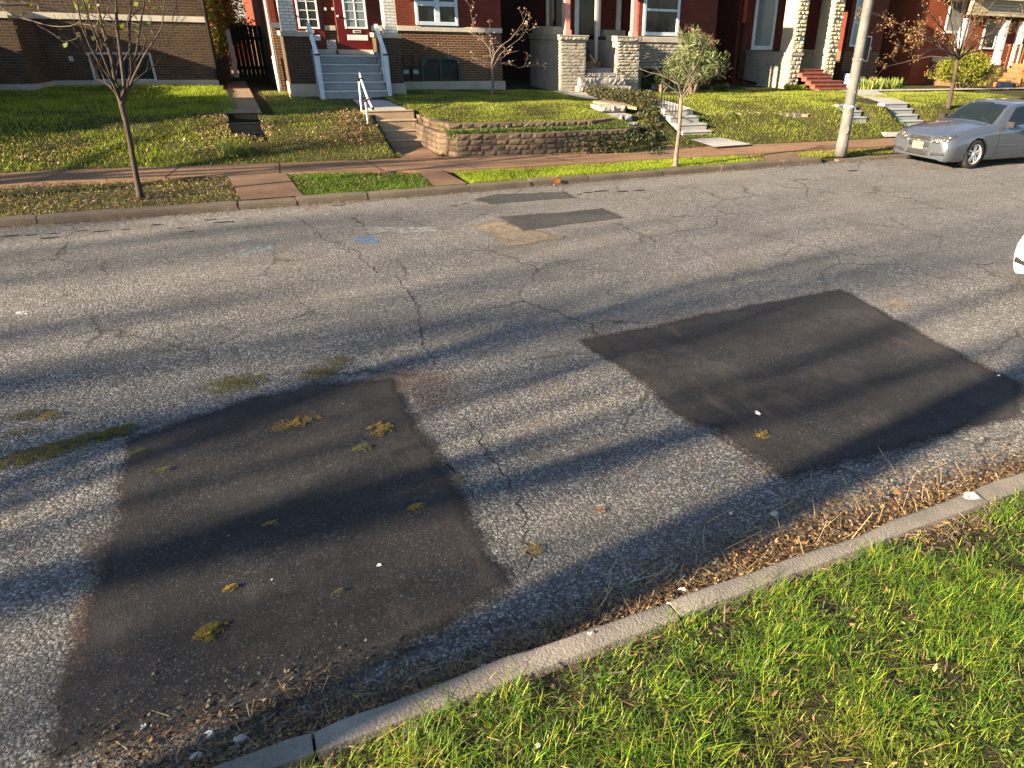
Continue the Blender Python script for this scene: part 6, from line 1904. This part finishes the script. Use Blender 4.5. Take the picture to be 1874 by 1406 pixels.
def gut(n, x0, x1, mu, sd, seed, skew=None):
    q = np.random.RandomState(seed); x = q.uniform(x0, x1, n)
    wv = np.array([noise.noise(Vector((a * 1.3, 0, 7))) for a in x])
    w_ = np.array([ip(a, [-1, .3, .9, 1.6, 2.4, 2.9, 3.4, 4.2, 6.5], [.34, .22, .20, .36, .56, .60, .48, .34, .30]) for a in x]) * (1 + .25 * wv)
    y = KN + .004 + np.abs(q.normal(0, mu, n)) * w_ + q.uniform(0, .012, n)
    return np.stack([x, y], 1), w_
g1, w1 = gut(9500, -1, 6.8, .55, 0, 11)
hz = lambda a, b: .002 + .028 * max(0, 1 - (b - KN) / .22)
bits('gutter_straw', g1, 0, (.012, .11), (.0014, .004), STRAW + DEAD[:2], 12, DRY, .022, .10, 0, 'straw and dry stems drifted along the near gutter', zfun=hz)
g2, _ = gut(13000, -1, 6.8, .42, 0, 13)
bits('gutter_leaves', g2, 0, (.006, .04), (.004, .02), DEAD + GREYL + STRAW[:2], 14, DRY, .018, .3, .5, zfun=hz)
g3, _ = gut(2600, -1.2, 1.4, .8, 0, 15)
bits('gutter_grit', g3, 0, (.006, .03), (.006, .02), GREYL, 16, DRY, .012, .3, .5, zfun=hz)
g4, _ = gut(90, 1.2, 4.4, .7, 0, 17)
bits('gutter_stems', g4, 0, (.14, .34), (.003, .007), [(.62, .46, .24), (.50, .35, .16)], 18, DRY, .03, .06, 0, zfun=hz, az=.6)
# small crumbs all over the road
m = 1500
bits('road_crumbs', np.stack([q.uniform(-4, 8, m), q.uniform(2.4, 9, m)], 1), 0, (.004, .016), (.003, .009), STRAW + GREYL + [(.6, .58, .5)], 20, DRY, .003, .1, .3)
# moss and grass clippings dropped on the road
def clump(u, v, ru, rv, n, cols, seed, lab, ang=0, ln=(.01, .06), h=.012):
    q = np.random.RandomState(seed); c = Zp(u, v, 0); a = Zp(u + ru, v, 0) - c; n = int(n * (2.1 if cols[0][0] < .15 else 1.9))
    rx = a.length; ry = (Zp(u, v - rv, 0) - c).length
    th = q.uniform(0, 2 * math.pi, n); r_ = q.random_sample(n) ** .6
    px, py = rx * r_ * np.cos(th), ry * r_ * np.sin(th)
    wob = np.array([noise.noise(Vector((p * 14 + seed, s * 14, 1))) for p, s in zip(px, py)])
    k = (wob > (-.18 if cols[0][0] < .15 else -.05) + .55 * (r_ - .5)) | (q.random_sample(n) < .12)
    px, py = px[k], py[k]
    ca, sa = math.cos(ang), math.sin(ang)
    xy = np.stack([c.x + px * ca - py * sa, c.y + px * sa + py * ca], 1)
    zf_ = lambda X, Y: .004 + h * max(0, 1 - (((X - c.x) * ca + (Y - c.y) * sa) / rx) ** 2 - ((-(X - c.x) * sa + (Y - c.y) * ca) / ry) ** 2)
    o = bits('clippings', xy, 0, (.006, .035), (.0016, .0045), cols, seed, DRY, .008, .14, .2, zfun=zf_)
    o['kind'] = 'thing'; o['label'] = lab; o['category'] = 'clippings'; o['group'] = 'clumps of clippings dropped on the road'
    return o
OL = [(.13, .11, .025), (.09, .08, .02), (.18, .15, .03)]
GO = [(.30, .19, .04), (.24, .16, .035), (.38, .27, .07)]
LM = [(.17, .17, .05), (.12, .13, .035)]
for a in ((430, 703, 62, 15, 1300, OL, 51, 'olive clump of moss above the top of the left dark patch', .1),
          (588, 683, 42, 12, 800, OL, 52, 'narrow olive clump of moss at the top right of the left dark patch', .35),
          (622, 662, 24, 12, 400, OL, 53, 'small olive clump touching the road crack side of its neighbour', .5),
          (540, 776, 48, 10, 520, GO, 54, 'golden clump in the upper middle of the left dark patch', .05),
          (695, 788, 28, 13, 380, GO, 55, 'golden clump near the right rim of the left dark patch', .3),
          (662, 822, 20, 7, 150, LM, 56, 'thin yellow green wisp just below the golden clump', .1),
          (55, 762, 40, 7, 300, OL, 57, 'flat olive smear at the left edge of the photo', .0),
          (92, 764, 22, 9, 300, GO, 58, 'small golden clump at the far left of the road', .0),
          (35, 796, 30, 8, 160, OL, 59, 'faint olive smear below the far left golden clump', .0),
          (255, 832, 25, 8, 160, LM, 60, 'wisp of green grass left of the dark patch', .2),
          (300, 864, 14, 8, 90, LM, 61, 'tiny green wisp inside the left dark patch', .4),
          (495, 962, 14, 5, 70, GO, 62, 'tiny golden crumbs in the middle of the left dark patch', 0),
          (422, 1080, 14, 6, 90, GO, 63, 'small golden crumbs low in the left dark patch', 0),
          (388, 1158, 30, 16, 380, OL + GO[:1], 64, 'brown green clump with twigs low in the left dark patch', .3),
          (835, 880, 18, 6, 110, LM, 65, 'green wisp on the right rim of the left dark patch', 0),
          (762, 930, 16, 6, 90, GO, 66, 'faint golden wisp right of the middle of the left dark patch', 0),
          (975, 1005, 24, 16, 240, GO, 67, 'straw wisp in the grey road beside the left dark patch', .5),
          (1095, 937, 12, 4, 60, [(.45, .18, .05)], 68, 'tiny orange crumb in the grey road between the patches', 0),
          (1394, 798, 22, 9, 170, GO, 69, 'thin golden wisp low in the right dark patch', 0),
          (1640, 556, 26, 8, 260, [(.35, .18, .06), (.5, .3, .12)], 70, 'flattened rusty leaf scraps beyond the right dark patch', 0),
          (620, 1087, 12, 5, 60, LM, 72, 'pale wisp low on the right of the left dark patch', 0)):
    clump(*a)
# long windrow of moss at the left edge
for k, (u, v, ru, rv) in enumerate(((30, 843, 45, 15), (95, 826, 50, 14), (160, 806, 45, 12), (215, 792, 35, 10))):
    clump(u, v, ru, rv, 900, OL + [(.22, .16, .05)], 80 + k, ['left end of the long olive windrow', 'second piece of the olive windrow from the left', 'third piece of the olive windrow', 'thin right end of the olive windrow with a twig'][k], .25)
# pieces of white litter and petals
WH_ = simple('white_litter', (.72, .70, .64), .7, .1)
def scrap(name, label, cat, u, v, s, seed, z=.006, mat=WH_, n=2):
    c = Zp(u, v, z); q = random.Random(seed); t = thing(name, label, cat, (c.x, c.y, z))
    mb = MB()
    for k in range(n):
        a = q.uniform(0, 6.28); d = Vector((math.cos(a), math.sin(a), 0)); e = Vector((-d.y, d.x, 0)); o = c + d * s * .35
        mb.face([o - d * s * .6, o + e * s * .35 + Vector((0, 0, s * .25)), o + d * s * .6 + Vector((0, 0, s * .1)), o - e * s * .3 + Vector((0, 0, s * .15))])
    ob = mb.build('scrap', mat, t, fix=False); m_ = ob.modifiers.new('s', 'SOLIDIFY'); m_.thickness = .0015
    return t
scrap('litter', 'folded cream scrap lying alone in the right dark patch', 'litter', 1384, 757, .045, 1, n=3)
scrap('litter', 'small white fluff with a brown stem low in the left dark patch', 'litter', 691, 1036, .026, 2, n=3)
scrap('litter', 'torn white scrap near the bottom of the left dark patch', 'litter', 264, 1331, .022, 3, n=3)
scrap('litter', 'tiny white flake left of the white fluff', 'litter', 497, 1062, .012, 4)
scrap('litter', 'tiny white flake at the right edge of the right patch', 'litter', 1826, 687, .03, 5)
scrap('litter', 'pale scrap lying on the near kerb edge above the gutter straw', 'litter', 1248, 1078, .028, 6, z=.05, n=3)
scrap('litter', 'white petal on the near kerb left of the kerb joint', 'litter', 1080, 1162, .02, 7, z=.142)
scrap('litter', 'white pebble like scrap at the shaded end of the straw', 'litter', 1337, 941, .022, 8, z=.01)
scrap('litter', 'orange scrap in the sunlit gutter straw', 'litter', 1648, 903, .05, 9, z=.035, mat=simple('orange_scrap', (.62, .16, .03), .6), n=1)
scrap('litter', 'white scrap in the grass near the bottom', 'litter', 988, 1364, .024, 10, z=.19)
scrap('litter', 'chunk of broken white concrete in the gutter at the bottom left', 'debris', 387, 1340, .03, 12, z=.03, n=3)
# stones in the gutter, bottom left
mb = MB(); q2 = random.Random(3)
def stone(mb, c, s, sd):
    bm = bmesh.new(); bmesh.ops.create_icosphere(bm, subdivisions=2, radius=1)
    for v in bm.verts:
        v.co *= 1 + .35 * noise.noise(v.co * 1.4 + Vector((sd, 0, 0)))
        v.co = Vector((v.co.x * s, v.co.y * s * .7, v.co.z * s * .4)) + c
    for f in bm.faces: mb.face([tuple(v.co) for v in f.verts])
    bm.free()
for k, (u, v, s, lab) in enumerate(((360, 1385, .028, 'flat grey stone among the leaves at the bottom left'), (440, 1352, .03, 'long grey stone against the kerb at the bottom left'), (1418, 940, .03, 'grey stone in the shaded gutter debris'), (1160, 1115, .016, 'pale pebble in the shaded gutter'))):
    c = Zp(u, v, .03); t = thing('stone', lab, 'stone', tuple(c)); mb = MB(); stone(mb, c, s, k * 3.1); mb.build('rock', m_concrete('pebble%d' % k, (.34, .32, .28), .2, .1), t, smooth=True)
# --- far lawns
def lawn(name, n, x0, x1, y0, y1, h, cols, seed, accept, wd=(.006, .013), lab=None, dens=None):
    n = int(n * 1.5)
    q = np.random.RandomState(seed); x = q.uniform(x0, x1, n); y = q.uniform(y0, y1, n)
    k = np.array([accept(a, b) for a, b in zip(x, y)])
    dn = nz(x, y, .9, seed) + .4 * nz(x, y, 3, seed)
    k &= q.uniform(-.9, .5, n) < dn + (dens or .25)
    x, y, dn = x[k], y[k], dn[k]; m = len(x)
    z = np.array([terr(a, b, False) for a, b in zip(x, y)]) - .01
    cols = np.asarray(cols); c = cols[q.randint(0, len(cols), m)] * q.uniform(.8, 1.2, (m, 1)); c = c * .6 + cols.mean(0) * .4 * (1 + .9 * dn[:, None])
    V, F, cc = blade_arrays(np.stack([x, y, z], 1), h * q.uniform(.5, 1.3, m) * (1 + .4 * dn), q.uniform(*wd, m), q.uniform(0, 6.28, m), q.uniform(.2, 1.1, m), c)
    o = fastmesh(name, V, F, GRASS, np.clip(cc, 0, 1), 4); o['kind'] = 'stuff'
    if lab: o['label'] = lab
G1 = [(.11, .21, .02), (.18, .30, .025), (.32, .40, .035), (.40, .40, .045), (.05, .10, .014)]
G2 = [(.26, .25, .055), (.33, .28, .08), (.19, .23, .04), (.38, .30, .11), (.12, .16, .025)]
def inh(a, b, pad=-.10):
    return any(h[0] - pad < a < h[1] + pad and h[2] - pad < b < h[3] + pad for h in HOLES if h[4] > .13 and h[4] != .25)
def acc_l(a, b):  # lawns above the pavement
    if b < SF(a) + .04 or inh(a, b): return False
    if 3.1 < a < 4.0 and b > 16.2 and b < 23: return False
    if a < .97 and a > .1 + 0 and 18.6 < b: return False
    if 4.0 < a < 9.2 and b < 15.95 + (.35 if a < 4.3 else 0): return False
    if a < -4.4 and b > 23.9: return False
    if 9.6 < a < 12 and b > 20.5 and b < 23 and False: return False
    if 1.9 < a < 3.2 and b > 22.0: return False
    if a > 17.9 and a < 19.3 and b > 16 and b < 18.5: return False
    if a > 21 and 20.85 < b < 22.05: return False
    if b > 23.45: return a < 0 and b < 25.1
    return True
lawn('lawn_left', 60000, -8.5, .3, 16, 25.1, .07, G1, 21, acc_l, lab='dark green lawn before the brown brick house')
lawn('lawn_middle', 26000, .3, 4.1, 15.8, 23.4, .045, G2 + G1[:2], 22, acc_l, lab='dry patchy lawn between the two flights of stairs')
lawn('lawn_flat', 42000, 4.0, 9.6, 15.9, 23.4, .045, G2[:3] + G1[:3], 23, acc_l, lab='mown lawn above the block wall')
lawn('lawn_right', 70000, 9.2, 26, 15, 23.4, .06, G1 + G2[:2], 24, acc_l, lab='lawn slopes on the right')
def acc_v(a, b):
    k0, k1 = KF(a) + .22, SN(a) - .02
    if not (k0 < b < k1): return False
    p = (b - k0) / (k1 - k0)
    u = None
    for (l0, r0, l1, r1) in STR:
        l, r_ = l0 + (l1 - l0) * p, r0 + (r1 - r0) * p
        if l < a < r_: return False
    return True
STR = [(Zp(441, 368, .13).x, Zp(560, 368, .13).x, Zp(418, 333, .17).x, Zp(530, 333, .17).x), (Zp(800, 343, .13).x, Zp(868, 343, .13).x, Zp(765, 316, .17).x, Zp(812, 316, .17).x), (Zp(1440, 303, .13).x, Zp(1530, 303, .13).x, Zp(1385, 278, .17).x, Zp(1450, 278, .17).x)]
lawn('verge_grass_right', 42000, 3.9, 10.8, 13, 14.3, .06, G1[:4], 25, acc_v, lab='bright grass strip between kerb and pavement')
lawn('verge_grass_far', 16000, 10.8, 20, 13.4, 14.3, .06, G1 + G2, 26, acc_v)
lawn('verge_grass_middle', 12000, .6, 3.4, 13, 15, .06, [G1[0], G1[4], G1[1]], 27, acc_v)
lawn('verge_grass_left', 5500, -8, .1, 13, 15.3, .05, G2 + [(.12, .12, .04)], 28, acc_v, dens=-.05)
# fallen leaves and mulch on the far side
def scatter(name, n, regions, cols, seed, ln=(.02, .065), wd=(.012, .035), acc=None):
    q = np.random.RandomState(seed); P = []
    tot = sum(r_[4] for r_ in regions)
    for (x, y, sx, sy, w_) in regions:
        k = int(n * w_ / tot); a = np.stack([q.normal(x, sx, k), q.normal(y, sy, k)], 1)
        P += [p for p in a if (acc or acc_l)(p[0], p[1])]
    bits(name, P, 0, ln, wd, cols, seed, DRY, .06, .5, .6, zfun=lambda a, b: TZ(a, b))
PK = [(.42, .25, .18), (.28, .15, .09), (.50, .34, .24), (.16, .09, .06), (.34, .20, .10)]
p1, p2, p3, p4, p5 = Zp(455, 268, .3), Zp(400, 262, .45), Zp(60, 288, .35), Zp(648, 250, .4), Zp(620, 275, .25)
scatter('fallen_leaves', 4200, [(p1.x, p1.y - .1, .28, .3, 2), (p2.x, p2.y, .3, .5, 1.6), (p3.x, p3.y, .8, .3, 1.2), (p4.x, p4.y, .25, .5, 1.3), (p5.x, p5.y, .6, .25, 1), (-3.5, 17.2, 2, .5, .8)], PK, 33)
q3 = np.random.RandomState(8)
P = [(a, b) for a, b in zip(q3.uniform(-7, 3.2, 9000), q3.uniform(12.9, 15.4, 9000)) if acc_v(a, b)]
bits('verge_mulch', P, 0, (.02, .09), (.008, .03), GREYL + DEAD + [(.15, .11, .065), (.11, .085, .05)], 35, DRY, .03, .3, .4, zfun=lambda a, b: terr(a, b))
P = [(a, b) for a, b in zip(q3.uniform(11, 16, 2500), q3.uniform(13.4, 14.2, 2500)) if acc_v(a, b)]
bits('verge_mulch', P, 0, (.02, .08), (.008, .03), DEAD + STRAW, 36, DRY, .03, .3, .4, zfun=lambda a, b: terr(a, b))
# leaf line in the far gutter
xg = q3.uniform(-7, 16, 3500); yg = np.array([KF(a) for a in xg]) - .01 - np.abs(q3.normal(0, .09, 3500))
bits('far_gutter_leaves', np.stack([xg, yg], 1), 0, (.015, .06), (.008, .025), DEAD + STRAW[:3] + GREYL, 37, DRY, .02, .2, .4)
# ivy spilling on the block wall
c = Zp(1100, 262, .35); q4 = np.random.RandomState(6); k = 260
P = np.stack([q4.normal(c.x, .55, k), np.full(k, 0.), q4.uniform(.2, .62, k)], 1)
P[:, 1] = np.interp(P[:, 0], [7, 8.5, 9.2], [15.28, 15.15, 15.2]) - .04
P = np.repeat(P, 6, 0) + q4.normal(size=(k * 6, 3)) * np.array([.05, .02, .05])
t = thing('wall_weeds', 'dark weeds growing at the right end of the block wall', 'weeds', (c.x, 15.2, .2))
V, F, cc = leafset(P, .055, [(.04, .06, .018), (.06, .09, .02), (.03, .04, .015)], 7, asp=.7); fastmesh('foliage', V, F, LEAF, cc, 4, t)
q5 = np.random.RandomState(7); n_ = 1300
xx = q5.uniform(4.3, 8.8, n_); yy = np.interp(xx, [4.3, 9], [15.85, 15.75]) + q5.uniform(0, .22, n_)
P = np.repeat(np.stack([xx, yy, np.full(n_, .64)], 1), 5, 0) + q5.normal(size=(n_ * 5, 3)) * .04
V, F, cc = leafset(P, .05, [(.10, .17, .03), (.07, .13, .02), (.15, .2, .04)], 8, asp=.6); o = fastmesh('tier_planting', V, F, LEAF, cc, 4); o['kind'] = 'stuff'
